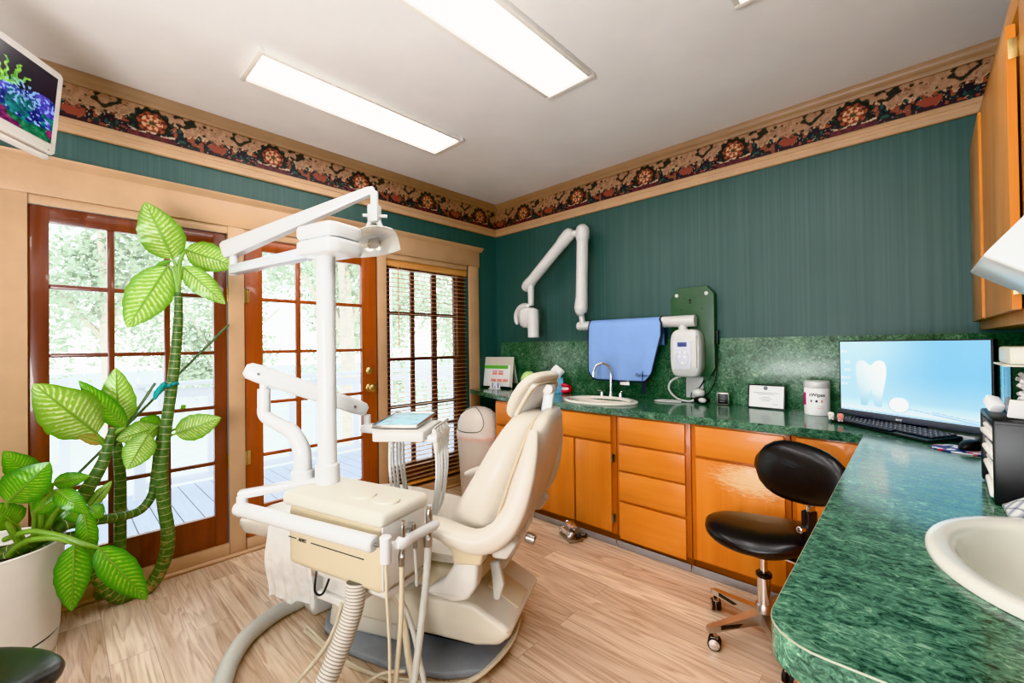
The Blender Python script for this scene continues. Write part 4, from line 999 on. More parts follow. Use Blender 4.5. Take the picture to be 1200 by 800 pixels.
# thicker front lip
lip = MB(); R = []
for p in [Vector((-2.335, 2.455, 0))]+[outer[1]+Vector((0, 0, 0))]: R.append([Vector((p.x, 2.4535, CT-.012)), Vector((p.x, 2.4535, CB-.003)), Vector((p.x, 2.470, CB-.003)), Vector((p.x, 2.470, CT-.012))])
lip.rings(R); lip.build('front_lip', 'marble', ct)
R = []
lip2 = MB()
for i, p in enumerate(pe):
    a = pe[max(i-1, 0)]; b = pe[min(i+1, len(pe)-1)]; t_ = (b-a).normalized(); nrm = Vector((t_.y, -t_.x, 0))
    if (nrm.dot(Vector((-1, -1, 0)))) < 0: nrm = -nrm
    R.append([p+nrm*.0002+Vector((0, 0, CT-.012)), p+nrm*.0002+Vector((0, 0, CB-.012)), p-nrm*.018+Vector((0, 0, CB-.012)), p-nrm*.018+Vector((0, 0, CT-.012))])
lip2.rings(R); lip2.build('near_lip', 'marble', ct)

# ---------------------------------------------------------------- sinks
def sink(label, c, a, b, k):
    t = thing('drop_in_sink', label, 'sink', (c.x, c.y, CT), 0, 'cream oval sinks')
    prof = [(1.0, .001), (1.005, .006), (.998, .013), (.975, .0175), (.93, .018), (.86, .0165), (.82, .012), (.795, .003), (.77, -.02), (.73, -.07), (.64, -.115), (.45, -.145), (.18, -.155), (.01, -.156)]
    R = [[Vector((c.x+a*r*math.cos(2*PI*j/56), c.y+b*r*math.sin(2*PI*j/56), CT+z)) for j in range(56)] for r, z in prof]
    m = MB(); m.rings(R, cap=False); m.add(R[-1], [tuple(range(56))]); m.build('basin', 'porcelain', t, ang=70)
    d = MB(); d.lathe([(.001, -.150), (.02, -.150), (.024, -.153)], (c.x, c.y, CT), 20); d.build('drain', 'chrome', t)
    return t
sink('small oval cream sink in the back counter under the blue apron', S1, S1a, S1b, 1)
sink('large oval cream sink in the near counter at the right edge', S2, S2a, S2b, 2)
fa = thing('gooseneck_faucet', 'chrome gooseneck faucet behind the small sink', 'faucet', (-1.665, 2.945, CT))
fx, fy = -1.70, 2.915
MB().box((fx, fy, CT+.006), (.2, .04, .012), .005).build('deck_plate', 'chrome', fa)
g = MB(); g.tube([(fx, fy, CT+.01), (fx, fy, CT+.12), (fx, fy, CT+.20), (fx-.012, fy-.012, CT+.245), (fx-.045, fy-.04, CT+.268), (fx-.08, fy-.075, CT+.25), (fx-.095, fy-.09, CT+.21), (fx-.097, fy-.092, CT+.165)], [.014, .011, .010, .0095, .0095, .0095, .0095, .011], 16, 6); g.build('spout', 'chrome', fa)
MB().cyl((fx, fy, CT+.01), (fx, fy, CT+.045), .018, .013, 20).build('spout_base', 'chrome', fa)
for s in (-1, 1):
    h = MB(); h.cyl((fx+s*.08, fy, CT+.01), (fx+s*.08, fy, CT+.045), .015, .011, 16); h.bar((fx+s*.08, fy, CT+.05), (fx+s*.105, fy-.03, CT+.058), .012, .01, .003); h.build('handle', 'chrome', fa)

# ---------------------------------------------------------------- x-ray machine on the back wall
xr = thing('dental_xray_machine', 'white wall-mounted x-ray machine with jointed arm and green backing board', 'x-ray machine', (-1.13, WY, 1.3))
x0, x1, z0, z1, c_ = -1.285, -.985, 1.07, 1.69, .055
MB().prism([(x0+c_, z0), (x1-c_*.6, z0), (x1, z0+c_), (x1, z1-c_), (x1-c_*.8, z1), (x0+c_, z1), (x0, z1-c_*1.2), (x0, z0+c_)], WY-.06, WY-.009, 'xz', .003).build('backing_board', 'greenboard', xr)
for xx in (x0+.045, x1-.05):
    MB().lathe([(.001, 0), (.014, 0), (.013, .005), (.006, .008), (.001, .009)], n=16); b = MB(); b.ball((xx, WY-.061, 1.64), .0135, 14, 1, .5, 1); b.build('white_screw_cap', 'white', xr)
hl = MB()
for xx, zz, r in ((-1.145, 1.60, .010), (-1.185, 1.615, .004), (-1.105, 1.615, .004), (-1.21, 1.535, .005), (-1.065, 1.535, .005), (-1.145, 1.582, .007)): hl.cyl((xx, WY-.0615, zz), (xx, WY-.0595, zz), r, n=10)
ho_ = hl.build('mounting_holes', 'black', xr); ho_['kind'] = 'stuff'
XB = MB(); nY = WY-.06
# control box with rounded top and bottom
cz0, cz1, cx0, cx1 = 1.062, 1.395, -1.255, -1.045
ring = []
def cbx(s, y): return [Vector(((cx0+cx1)/2+s*(cx1-cx0)/2*math.copysign(abs(math.cos(a))**.42, math.cos(a)), y, (cz0+cz1)/2+s*(cz1-cz0)/2*math.copysign(abs(math.sin(a))**.5, math.sin(a)))) for a in [2*PI*j/40 for j in range(40)]]
XB.rings([cbx(.96, nY), cbx(1.0, nY-.01), cbx(1.0, nY-.075), cbx(.97, nY-.095), cbx(.90, nY-.105), cbx(.5, nY-.108)]); cbo = XB.build('control_box', 'white', xr)
MB().prism([(-1.220, 1.12), (-1.105, 1.12), (-1.10, 1.315), (-1.225, 1.315)], nY-.1115, nY-.107, 'xz', .002).build('keypad', 'panelgrey', cbo)
MB().box((-1.163, nY-.113, 1.29), (.064, .004, .03), .002).build('display', 'lcd', cbo)
kp = MB()
R = [Vector((-1.163+.045*math.cos(a), nY-.1125, 1.205+.06*math.sin(a)*(1 if math.sin(a) < 0 else .5))) for a in [2*PI*j/28 for j in range(29)]]; kp.tube(R, .002, 5, 1); kp.build('keypad_outline', 'offwhite', cbo)
for xx, zz in ((-1.18, 1.235), (-1.145, 1.235), (-1.18, 1.205), (-1.145, 1.205), (-1.163, 1.165)): MB().lathe([(.001, 0), (.009, 0), (.008, .002), (.001, .002)], n=12); b = MB(); b.cyl((xx, nY-.112, zz), (xx, nY-.1145, zz), .008, n=14); b.build('button', 'paper', cbo)
gr = MB(); gr.prism([(-1.075, nY-.112), (-1.068, nY-.116), (-1.06, nY-.10), (-1.064, nY-.08)], 1.13, 1.35, 'xy', .003); gr.build('side_ridge', 'offwhite', cbo)
AY = 3.0
MB().cyl((-1.175, AY, 1.385), (-1.175, AY, 1.43), .03, n=20, bev=.005).build('arm_mount', 'white', xr)
ar = MB(); ar.tube([(-1.085, AY, 1.453), (-1.088, AY, 1.453), (-1.15, AY, 1.453), (-2.04, AY, 1.452), (-2.048, AY, 1.452)], [.032, .040, .041, .038, .034], 24, 1); ar.build('horizontal_arm', 'white', xr)
EB = Vector((-1.995, 2.98, 0))
MB().cyl((EB.x, EB.y, 1.47), (EB.x-.005, EB.y-.01, 1.56), .023, n=20).build('elbow_post', 'white', xr)
E1 = Vector((-1.99, 2.955, 0))
MB().tube([(E1.x-.002, E1.y+.005, 1.55), (E1.x-.002, E1.y, 1.56), (E1.x, E1.y, 1.60), (E1.x+.004, E1.y, 1.655), (E1.x+.006, E1.y, 1.68)], [.02, .046, .057, .052, .049], 22, 4).build('elbow_joint', 'white', xr)
VT = Vector((-1.962, 2.95, 2.235))
MB().tube([(E1.x+.006, E1.y, 1.66), (E1.x+.008, E1.y, 1.74), (VT.x-.002, VT.y, 2.14), (VT.x, VT.y, 2.17)], [.050, .048, .048, .051], 24, 1).build('vertical_arm', 'white', xr)
el = MB(); el.tube([(VT.x, VT.y, 2.15), (VT.x, VT.y, 2.165), (VT.x, VT.y, 2.225), (VT.x-.004, VT.y, 2.252), (VT.x-.006, VT.y, 2.270), (VT.x-.008, VT.y, 2.277)], [.044, .055, .057, .051, .036, .012], 22, 3); el.build('shoulder_cap', 'white', xr)
UE = Vector((-2.085, 2.93, 2.215)); LE = Vector((-2.54, 2.92, 1.835)); dd = (LE-UE).normalized()
MB().cyl(VT+Vector((0, 0, -.02)), UE+Vector((.02, 0, .0)), .028, n=16).build('shoulder_pin', 'white', xr)
MB().tube([UE-dd*.05, UE-dd*.033, UE, UE+dd*.065, UE+dd*.11], [.016, .044, .055, .055, .048], 22, 3).build('upper_arm_cap', 'white', xr)
MB().cyl(UE+dd*.08, LE-dd*.02, .048, n=26).build('upper_arm', 'white', xr)
MB().tube([LE-dd*.065, LE-dd*.045, LE, LE+dd*.038, LE+dd*.055], [.048, .052, .053, .040, .014], 22, 3).build('wrist_cap', 'white', xr)
XH = Vector((-2.52, 2.90, 1.545))
MB().cyl((-2.495, 2.915, 1.83), (-2.49, 2.905, 1.65), .03, .026, 18).build('head_stem', 'white', xr)
yk = MB(); pts = [XH+Vector((.105*math.cos(a)-.03, -.01, .115*math.sin(a)*.95)) for a in [PI*.32+PI*.85*i/10 for i in range(11)]]
yk.tube(pts, [.015, .022, .024, .026, .026, .026, .026, .026, .024, .022, .013], 12, 3); yk.build('yoke', 'white', xr)
tb = MB(); tb.lathe([(.01, -.092), (.05, -.088), (.075, -.065), (.086, -.02), (.088, .03), (.086, .062), (.077, .08), (.055, .088), (.01, .089)], (XH.x, XH.y-.005, XH.z), 28, 1.05, .85); th_ = tb.build('tube_head', 'white', xr)
MB().lathe([(.001, .0886), (.036, .0886), (.038, .0896), (.034, .0906), (.001, .0906)], (XH.x+.005, XH.y-.008, XH.z), 20, 1.1, .8).build('head_slot', 'black', th_)
MB().tube([(XH.x+.078, XH.y-.025, XH.z+.06), (XH.x+.086, XH.y-.03, XH.z-.02), (XH.x+.086, XH.y-.03, XH.z-.178)], [.052, .052, .05], 24, 3).build('aiming_cone', 'white', xr)
MB().box((-1.14, WY-.013, .985), (.12, .008, .15), .003).build('outlet_plate', 'white', xr)
# loose sensor holder on the board edge
sn = MB(); sn.box((-.974, WY-.04, 1.335), (.016, .03, .10), .004); sn.box((-.972, WY-.042, 1.375), (.018, .02, .012), .002); tag(sn.build('black_sensor_holder', 'black'), 'slim black holder clipped to the right edge of the green board', 'holder')
# plug and cords
pl = thing('power_plug', 'white and black plug with cords lying under the x-ray control box', 'plug', (-1.09, WY-.1, CT))
MB().ball((-1.10, WY-.055, .95), .045, 18, 1.0, .8, .8).build('white_adapter', 'white', pl)
MB().ball((-1.06, WY-.105, .91), .034, 16, 1.6, 1.1, .72).build('black_adapter', 'black', pl)
MB().ball((-1.045, WY-.14, .912), .022, 14, 1.2, .6, .8).build('white_disc', 'white', pl)
MB().tube([(-1.12, WY-.03, 1.06), (-1.2, WY-.07, 1.065), (-1.27, WY-.1, 1.03), (-1.285, WY-.11, .97), (-1.23, WY-.11, .91), (-1.15, WY-.1, .893), (-1.11, WY-.09, .91)], .007, 8, 6).build('white_cord', 'white', pl)
MB().tube([(-1.12, WY-.08, .893), (-1.25, WY-.1, .891), (-1.34, WY-.13, .891), (-1.36, WY-.18, .891), (-1.28, WY-.2, .891), (-1.18, WY-.16, .891)], .005, 8, 6).build('counter_cord', 'white', pl)
MB().tube([(-.976, WY-.04, 1.29), (-.974, WY-.05, 1.15), (-.99, WY-.06, 1.03), (-1.04, WY-.07, .94), (-1.06, WY-.1, .92)], .004, 8, 6).build('black_cord', 'black', pl)
MB().tube([(-1.07, WY-.03, 1.04), (-1.09, WY-.06, .99), (-1.14, WY-.07, .95), (-1.13, WY-.09, .905), (-1.08, WY-.1, .90)], .004, 8, 6).build('black_cord', 'black', pl)

# ---------------------------------------------------------------- blue apron over the arm
ap = thing('lead_apron', 'pale blue apron with navy edging hung over the x-ray arm', 'apron', (-1.53, AY, 1.45))
def arm_c(x): 
    return AY
def apron_pt(u, v):
    """u across 0..1, v: 0 behind the arm .. 1 at the bottom front"""
    xl, xr_ = -1.915, -1.325
    front = max(0, (v-.32)/.68)
    x = xl+(xr_-xl)*u
    x += (.015-.085*max(0, front-.25)*1.1)*u*(1 if front > 0 else 0)
    # rounded lower corners
    bz = .43
    cu = min(u, 1-u); cor = .16
    drop = 1.0
    if cu < cor and front > 0: drop = 1-.17*(1-cu/cor)**2.2
    yc_ = arm_c(x); r = .046
    if v < .20: p = (x, yc_+r, 1.447-.16*(1-v/.20)); 
    elif v < .32:
        a = (v-.20)/.12*PI; p = (x, yc_+r*math.cos(a), 1.447+r*math.sin(a))
    else:
        w_ = front*drop; wav = .012*math.sin(u*13+1)*front+.006*math.sin(u*29)*front
        p = (x, yc_-r-.006-wav-.02*front*(1-front), 1.447-bz*w_)
    return Vector(p)
mb = MB(); nu, nv = 40, 40
vs = [apron_pt(i/nu, j/nv) for i in range(nu+1) for j in range(nv+1)]
fs = [(i*(nv+1)+j, i*(nv+1)+j+1, (i+1)*(nv+1)+j+1, (i+1)*(nv+1)+j) for i in range(nu) for j in range(nv)]
mb.add(vs, fs); cl = mb.build('apron_cloth', 'apron', ap, ang=80)
md = cl.modifiers.new('thick', 'SOLIDIFY'); md.thickness = .004; md.offset = 0
e = MB(); e.tube([apron_pt(0, j/nv) for j in range(0, nv+1)]+[apron_pt(i/nu, 1) for i in range(1, nu+1)]+[apron_pt(1, j/nv) for j in range(nv-1, -1, -1)], .0065, 8, 1); e.build('edging', 'navy', ap)
for xx, zl in ((-1.72, .93), (-1.45, .955)):
    MB().box((xx, AY-.045, (1.07+zl)/2), (.028, .003, 1.12-zl), 0).build('strap', 'navy', ap)
MB().box((-1.60, AY-.055, 1.005), (.075, .003, .035), 0).build('care_tag', 'paper', ap)
pz = apron_pt(.74, .955); text('Palmero', .036, 'navy', ap, pz+Vector((.0, -.012, .01)), (1, -.1, 0), (0, 0, 1), 'signature', italic=.35)

# ---------------------------------------------------------------- things on the back counter
fc = thing('flip_chart', 'cream easel flip chart with a green banded page of tooth pictures', 'flip chart', (-2.97, 2.95, CT), math.radians(8))
FM = Matrix.Translation((-2.965, 2.94, CT)) @ Matrix.Rotation(math.radians(10), 4, 'Z') @ Matrix.Rotation(math.radians(-9), 4, 'X')
MB(FM).box((0, 0, .155), (.34, .012, .30), .004).build('easel_board', 'lid', fc)
FM2 = Matrix.Translation((-2.965, 2.94, CT)) @ Matrix.Rotation(math.radians(10), 4, 'Z') @ Matrix.Rotation(math.radians(16), 4, 'X')
MB(FM2).box((0, .135, .14), (.32, .006, .27), .002).build('easel_back', 'lid', fc)
pg = MB(FM); pg.box((-.012, -.009, .12), (.305, .004, .21), .001); pgo = pg.build('page', 'paper', fc)
MB(FM).box((-.025, -.012, .205), (.28, .002, .034), 0).build('green_band', 'greenink', pgo)
MB(FM).box((0, -.02, .008), (.33, .05, .014), .004).build('chart_foot', 'black', fc)
for nm, mt, zz, xs, sz in (('heading_bar', 'redink', .163, (-.035, .035), (.055, .008)), ('tooth_row', 'pinkink', .14, (-.035, .035), (.055, .022)), ('picture', 'pinkink', .075, (-.045, .025, .095), (.058, .026))):
    for xx in xs: MB(FM).box((xx, -.012, zz), (sz[0], .002, sz[1]), 0).build(nm, mt, pgo)
for i in range(2):
    cd = MB(); xx = -2.955+i*.075; cd.box((xx, 2.86, CT+.035), (.06, .008, .066), .002); cd.box((xx, 2.858, CT+.004), (.06, .04, .006), .001)
    c2 = cd.build('card_holder', 'paper'); tag(c2, ['small white card stand in front of the flip chart, nearer the window', 'small white card stand in front of the flip chart, nearer the tissue box'][i], 'card stand', 'card stands')
    MB().box((xx+.01, 2.8555, CT+.035), (.012, .001, .05), 0).build('printed_strip', 'blueink', c2)
lj = MB(); lj.lathe([(.001, .001), (.075, .001), (.085, .01), (.09, .08), (.085, .125), (.06, .16), (.03, .178), (.001, .18)], (-2.52, 2.9, CT), 26, 1, .6); tag(lj.build('lime_container', 'lime'), 'rounded lime green plastic container behind the headrest', 'container')
tb_ = thing('tissue_box', 'blue and orange tissue box with a white tissue sticking up', 'tissue box', (-2.25, 2.96, CT), math.radians(30))
TBM = Matrix.Translation((-2.255, 2.955, CT)) @ Matrix.Rotation(math.radians(38), 4, 'Z')
MB(TBM).box((0, 0, .0645), (.115, .115, .127), .003).build('box', 'blueclip', tb_)
MB(TBM).box((.0585, 0, .0645), (.001, .112, .124), 0).build('printed_side', 'orange', tb_)
ti = MB(); R = []
for i in range(9):
    z = .125+.115*i/8; k = [.03, .034, .045, .055, .058, .05, .036, .022, .006][i]
    R.append([TBM @ Vector((k*math.cos(a)*(1+.25*math.sin(a*3+i*.4)), k*.55*math.sin(a)*(1+.3*math.cos(a*4+i*.5)), z)) for a in [2*PI*j/22 for j in range(22)]])
ti.rings(R); ti.build('tissue', 'paper', tb_)
lm = thing('teeth_model', 'red toy lips with white teeth beside the small sink', 'toy', (-2.16, 2.985, CT))
for s in (-1, 1):
    b = MB(); b.tube([(-2.205, 2.975, CT+.045), (-2.185, 2.945, CT+.045+s*.024), (-2.16, 2.935, CT+.045+s*.026), (-2.135, 2.945, CT+.045+s*.022), (-2.115, 2.975, CT+.045)], [.006, .013, .016, .013, .006], 12, 5); b.build('lip', 'red', lm)
MB().box((-2.16, 2.955, CT+.045), (.07, .03, .03), .008).build('teeth', 'toothwhite', lm); MB().box((-2.16, 2.99, CT+.035), (.06, .045, .066), .015).build('mount', 'red', lm)
ck = thing('clock_cube', 'small grey cube clock with a black face', 'clock', (-.925, 3.04, CT), math.radians(-6))
KM = Matrix.Translation((-.93, 3.04, CT)) @ Matrix.Rotation(math.radians(10), 4, 'Z')
MB(KM).box((0, 0, .043), (.075, .06, .082), .006).build('case', 'alu', ck); MB(KM).box((0, -.0305, .043), (.06, .003, .066), .002).build('face', 'black', ck)
for i in range(3): MB(KM).box((-.004, -.0325, .062-.018*i), (.03, .001, .004), 0).build('face_mark', 'greyink', ck)
cf = thing('framed_certificate', 'small certificate in a dark frame leaning on the splashback', 'picture frame', (-.675, 3.03, CT))
GM = Matrix.Translation((-.675, 3.015, CT)) @ Matrix.Rotation(math.radians(-4), 4, 'Z') @ Matrix.Rotation(math.radians(-8), 4, 'X')
f = MB(GM)
for a, b, c, d in ((-.105, .105, 0, .008), (-.105, .105, .142, .15), (-.105, -.098, .008, .142), (.096, .105, .008, .142)): f.box(((a+b)/2, 0, (c+d)/2), (b-a, .016, d-c), .0015)
f.build('frame', 'black', cf); pa = MB(GM); pa.box((0, .001, .075), (.196, .006, .136), 0); pp_ = pa.build('certificate', 'paper', cf)
MB(GM).lathe([(.001, 0), (.013, 0), (.013, .001), (.001, .001)], n=18); s = MB(GM); s.cyl((-.005, -.003, .127), (-.005, -.0025, .127), .012, n=18); s.build('seal', 'greyink', pp_)
for zz, w_ in ((.098, .14), (.09, .1), (.07, .05), (.06, .075), (.05, .05), (.03, .03)): MB(GM).box((-.004 if zz > .04 else .05, -.0025, zz), (w_, .001, .0022), 0).build('text_line', 'greyink', pp_)
wc = thing('wipes_canister', 'white wipes canister with a magenta stripe beside the monitor', 'canister', (-.405, 2.965, CT))
wx_, wy_, wr = -.405, 2.955, .062
MB().lathe([(.001, .001), (.06, .001), (.062, .006), (.062, .15), (.060, .155)], (wx_, wy_, CT), 40).build('body', 'paper', wc)
MB().lathe([(.062, .152), (.064, .156), (.064, .184), (.061, .19), (.03, .193), (.001, .193)], (wx_, wy_, CT), 40).build('lid', 'white', wc)
def curved(rad, a0, a1, z0, z1, n=12):
    m = MB(); m.add([(wx_+rad*math.cos(a0+(a1-a0)*i/n), wy_+rad*math.sin(a0+(a1-a0)*i/n), CT+z) for i in range(n+1) for z in (z0, z1)], [(2*i, 2*i+1, 2*i+3, 2*i+2) for i in range(n)]); return m
vd = math.atan2(-wy_, -wx_)            # towards the room
curved(.0624, vd-1.55, vd-.98, .055, .125).build('magenta_band', 'magenta', wc)
mt = text('tWipes', .026, 'darkink', None, (0, 0, 0), (1, 0, 0), (0, 1, 0), 'brand_lettering', bold=.0004)
for v in mt.data.vertices:
    a = vd-.62+v.co.x/.0622; r_ = .0626+v.co.z; v.co = Vector((wx_+r_*math.cos(a), wy_+r_*math.sin(a), CT+.107+v.co.y))
for v in mt.data.vertices: v.co = root_mtx(wc).inverted() @ v.co
mt.parent = wc
for i, a in enumerate((-.45, -.05, .35)):
    curved(.0625, vd+a-.08, vd+a+.08, .075, .087, 3).build('pictogram', ['greyink', 'darkink', 'pinkink'][i], wc)
for i in range(2): curved(.0625, vd-.0, vd+.5, .052-.012*i, .054-.012*i, 6).build('print_line', 'pinkink', wc)

# ---------------------------------------------------------------- monitor, keyboard, mouse
MA = math.atan2(2.488-2.80, .2145+.288); mx_ = Vector((math.cos(MA), math.sin(MA), 0)); my_ = Vector((-math.sin(MA), math.cos(MA), 0)); ML = Vector((-.288, 2.80, 0)); mw = .602
mo = thing('computer_monitor', 'black widescreen monitor showing a white tooth on pale blue', 'monitor', ML+mx_*mw/2+my_*.04+Vector((0, 0, CT)), MA)
MM = Matrix.Translation(ML) @ Matrix.Rotation(MA, 4, 'Z')
MB(MM).box((mw/2, .017, 1.112), (mw, .03, .378), .004).build('housing', 'black', mo)
MB(MM).box((mw/2, .0, .935), (mw, .012, .025), .003).build('lower_bezel', plain('dark_grey_bezel', (70, 74, 84), .4, var=0), mo)
text('acer', .014, 'paper', mo, MM @ Vector((mw*.44, -.0068, .930)), mx_, (0, 0, 1), 'maker_lettering', bold=.0004)
def tooth_rgb(u, v):
    X, Y = u*.53, v*.31
    bg_ = mixc((178, 216, 232), (122, 190, 226), sm(0, .6, v)*sm(.05, .8, u)); bg_ = mixc(bg_, (186, 218, 228), sm(.45, 1, v)*(1-sm(.0, .7, u)))
    if v < .22: bg_ = mixc((222, 240, 246), bg_, sm(.02, .22, v))
    c = bg_
    # tooth
    x = (X-.132)/.062; y = (Y-.022)/.205
    if 0 <= y <= 1.02:
        half = .70+.30*sm(.1, .75, y)-.12*sm(.85, 1.0, y)
        top = .93+.07*math.cos(x*PI*1.0+PI)+.0
        top = 1.0-.10*math.exp(-(x/.28)**2)-.5*max(0, abs(x)-.62)**2
        gap = .23*(1-sm(.0, .46, y))
        if y < .47 and abs(x) < gap*1.0+.0: inside = False
        else: inside = abs(x) < half and y < top and (y > .03+.12*abs(abs(x)-.5)**2)
        if inside:
            sh_ = sm(-1, 1, x)*.5+sm(0, 1, y)*.5
            c = mixc((176, 204, 214), (250, 251, 250), sh_); c = mixc((120, 172, 194), c, sm(0, .4, y)*.6+.4)
    # mirror
    mxx, myy = (X-.240)/.040, (Y-.046)/.036
    xr2 = mxx*.92+myy*.35; yr2 = -mxx*.35+myy*.92
    if xr2*xr2*.95+yr2*yr2*1.15 < 1: c = (240, 244, 246) if xr2*xr2+yr2*yr2*1.2 < .8 else (176, 206, 220)
    hx2 = X-.276; hy = .036-hx2*.12
    if hx2 > 0 and abs(Y-hy) < (.0028 if hx2 < .08 else .0075) and X < .5: c = mixc((140, 180, 200), (214, 232, 240), .5+.5*math.sin((Y-hy)*700))
    if X > .50 and abs(Y-hy) < .006: c = (160, 190, 210)
    # icons and taskbar
    if v < .03: c = mixc((176, 208, 224), (230, 240, 246), 1 if int(X*150) % 3 == 0 and .01 < v < .024 and X < .15 else 0)
    for iy, row in ((.86, (0, 1)), (.70, (1, 2)), (.59, (1, 2)), (.475, (0, 1, 2)), (.38, (0, 1))):
        for k in row:
            if abs(u-.02-.027*k) < .007 and abs(v-iy) < .016: c = (236, 244, 248)
    return c
sc_ = paint(MB(MM), (.008, .0012, .950), (1, 0, 0), (0, 0, 1), mw-.016, .345, 230, 130, tooth_rgb); sc_.build('screen', 'screen', mo, smooth=False, recalc=False)
st_ = MB(MM); st_.box((mw/2, .055, .99), (.09, .03, .2), .006); st_.build('stand', 'black', mo); sb_ = MB(MM); sb_.box((mw*.60, .075, CT+.011), (.36, .15, .02), .004); sb_.build('stand_base', 'grey_arm', mo)
kb = thing('computer_keyboard', 'black keyboard angled in front of the monitor', 'keyboard', (-.12, 2.52, CT))
kd = (at(1088, 516, 2, CT+.015)-at(974, 491, 2, CT+.015)); KA = math.atan2(kd.y, kd.x); kp0 = at(974, 491, 2, CT+.012)
KM = Matrix.Translation((kp0.x, kp0.y, CT)) @ Matrix.Rotation(KA, 4, 'Z')
kw = kd.length; kdp = .15; kp_ = (kw-.02)/21
MB(KM).prism([(0, 0.001), (0, .012), (kdp, .024), (kdp, .001)], 0, kw, 'yz', .003).build('keyboard_case', 'black', kb)
keys = MB(KM)
for r_ in range(6):
    n_ = 21 if r_ else 14
    for k in range(n_):
        if r_ == 0 and 3 <= k <= 6 and k != 3: continue
        wk = .0155 if not (r_ == 0 and k == 3) else .085
        xx = .010+kp_/2+k*kp_+(wk-.0155)/2; yy = .018+r_*.0225
        keys.box((xx, yy, .0145+.012*yy/kdp+.003), (wk*kp_/.0195, .0175, .008), .002, seg=1)
M['keycap'] = plain('keycap', (74, 76, 84), .45, var=.02); ko = keys.build('keys', 'keycap', kb); ko['kind'] = 'stuff'
kl = MB(KM)
for r_ in range(1, 6):
    for k in range(21): kl.box((.010+kp_/2+k*kp_-.002, .018+r_*.0225+.001, .0145+.012*(.018+r_*.0225)/kdp+.0072), (.006, .006, .0004), 0)
ko = kl.build('key_legends', 'panelgrey', kb); ko['kind'] = 'stuff'
mp_ = MB(); c0 = Vector((.145, 2.32, CT)); mp_.lathe([(.001, .001), (.105, .001), (.106, .003), (.104, .0045), (.001, .0045)], c0, 36, 1, .78)
n = NT('patterned_mouse_mat'); vo = n.node('ShaderNodeTexVoronoi'); vo.inputs['Scale'].default_value = 55; n.link(n.coord(True), vo.inputs['Vector'])
sp_ = n.node('ShaderNodeSeparateXYZ'); n.link(vo.outputs['Color'], sp_.inputs[0]); n.base(n.ramp(sp_.outputs[0], [(0, C(30, 50, 120)), (.3, C(230, 232, 240)), (.45, C(36, 60, 130)), (.7, C(210, 50, 70)), (.85, C(240, 240, 245))], 'CONSTANT'), .5); M['matpat'] = n.m
tag(mp_.build('mouse_mat', 'matpat'), 'round red white and blue patterned mouse mat', 'mouse mat')
ms = thing('computer_mouse', 'black computer mouse resting on the patterned mat', 'mouse', (.15, 2.34, CT+.005))
m_ = MB(Matrix.Translation((.152, 2.335, CT+.005)) @ Matrix.Rotation(-.5, 4, 'Z')); R = []
for i in range(11):
    y = -.055+.11*i/10; k = max(.08, math.cos((i/10-.48)*PI*.98))**.5
    R.append([Vector((.031*k*math.cos(a), y, max(0, .036*k*math.sin(a)**.7 if math.sin(a) > 0 else 0)+.001)) for a in [PI*j/12 for j in range(13)]]+[Vector((0, y, .0005))])
m_.rings(R); m_.build('mouse_body', 'black', ms)
MB(Matrix.Translation((.152, 2.335, CT+.005)) @ Matrix.Rotation(-.5, 4, 'Z')).box((0, .03, .031), (.006, .018, .01), .003).build('scroll_wheel', 'greyink', ms)
for i, (px_, py_, mt_) in enumerate(((974, 487, 'toothwhite'), (985, 489, 'pinkink'))):
    p = at(px_, py_, 2, CT+.03); p = Vector((p.x, p.y, CT)); 
    t = thing('tooth_figurine', ['tiny white tooth figurine at the end of the keyboard', 'tiny pink-faced tooth figurine on the corner of the keyboard'][i], 'figurine', (p.x, p.y, CT+.015), 0, 'tooth figurines')
    MB().lathe([(.001, .018), (.009, .018), (.013, .03), (.014, .042), (.010, .05), (.001, .051)], p, 14).build('body', mt_ if i else 'toothwhite', t)
    b = MB()
    for s in (-1, 1): b.cyl(p+Vector((s*.006, 0, .012)), p+Vector((s*.006, 0, .024)), .005, n=8)
    b.build('roots', 'toothwhite', t)
    MB().ball(p+Vector((-.002, -.012, .038)), .003, 8).build('nose', 'redink', t)

# ---------------------------------------------------------------- black drawer organiser and what stands on it
og = thing('drawer_organizer', 'black open-sided organizer stacked with white packs', 'organizer', (.29, 1.735, CT))
ox0, ox1, oy0, oy1, oz = .14, .44, 1.60, 1.875, .212
MB().box(((ox0+ox1)/2, (oy0+oy1)/2, CT+oz-.008), (ox1-ox0, oy1-oy0, .016), .006).build('top_panel', 'black', og)
for y, nm in ((oy0+.007, 'side_panel'), (oy1-.007, 'side_panel')): MB().box(((ox0+ox1)/2, y, CT+oz/2), (ox1-ox0, .014, oz-.004), .006).build(nm, 'black', og)
MB().box((ox1-.006, (oy0+oy1)/2, CT+oz/2), (.012, oy1-oy0-.02, oz-.01), .002).build('back_panel', 'black', og)
for i in range(5): MB().box(((ox0+ox1)/2, (oy0+oy1)/2, CT+.006+i*.0455), (ox1-ox0-.01, oy1-oy0-.024, .005), .001).build('shelf', 'black', og)
fr_ = MB(); fr_.prism([(.205, .02), (.355, .02), (.355, .2), (.205, .2)], 0, .0, 'xz') if False else None
for i in range(4):
    for j in range(2):
        p = MB(); zc_ = CT+.0085+i*.0455+.009+j*.0165; p.box(((ox0+ox1)/2-.022+.006*j, (oy0+oy1)/2-.004+.006*(i % 2), zc_), (.255, .215, .0158), .006, rot=(0, 0, .03*(i-1.5)))
        tag(p.build('gauze_pack', 'cotton'), 'white gauze pack %s on the %s shelf of the black organizer' % (['lying underneath', 'lying on top'][j], ['lowest', 'second', 'third', 'top'][i]), 'gauze pack', 'white packs in the organizer')
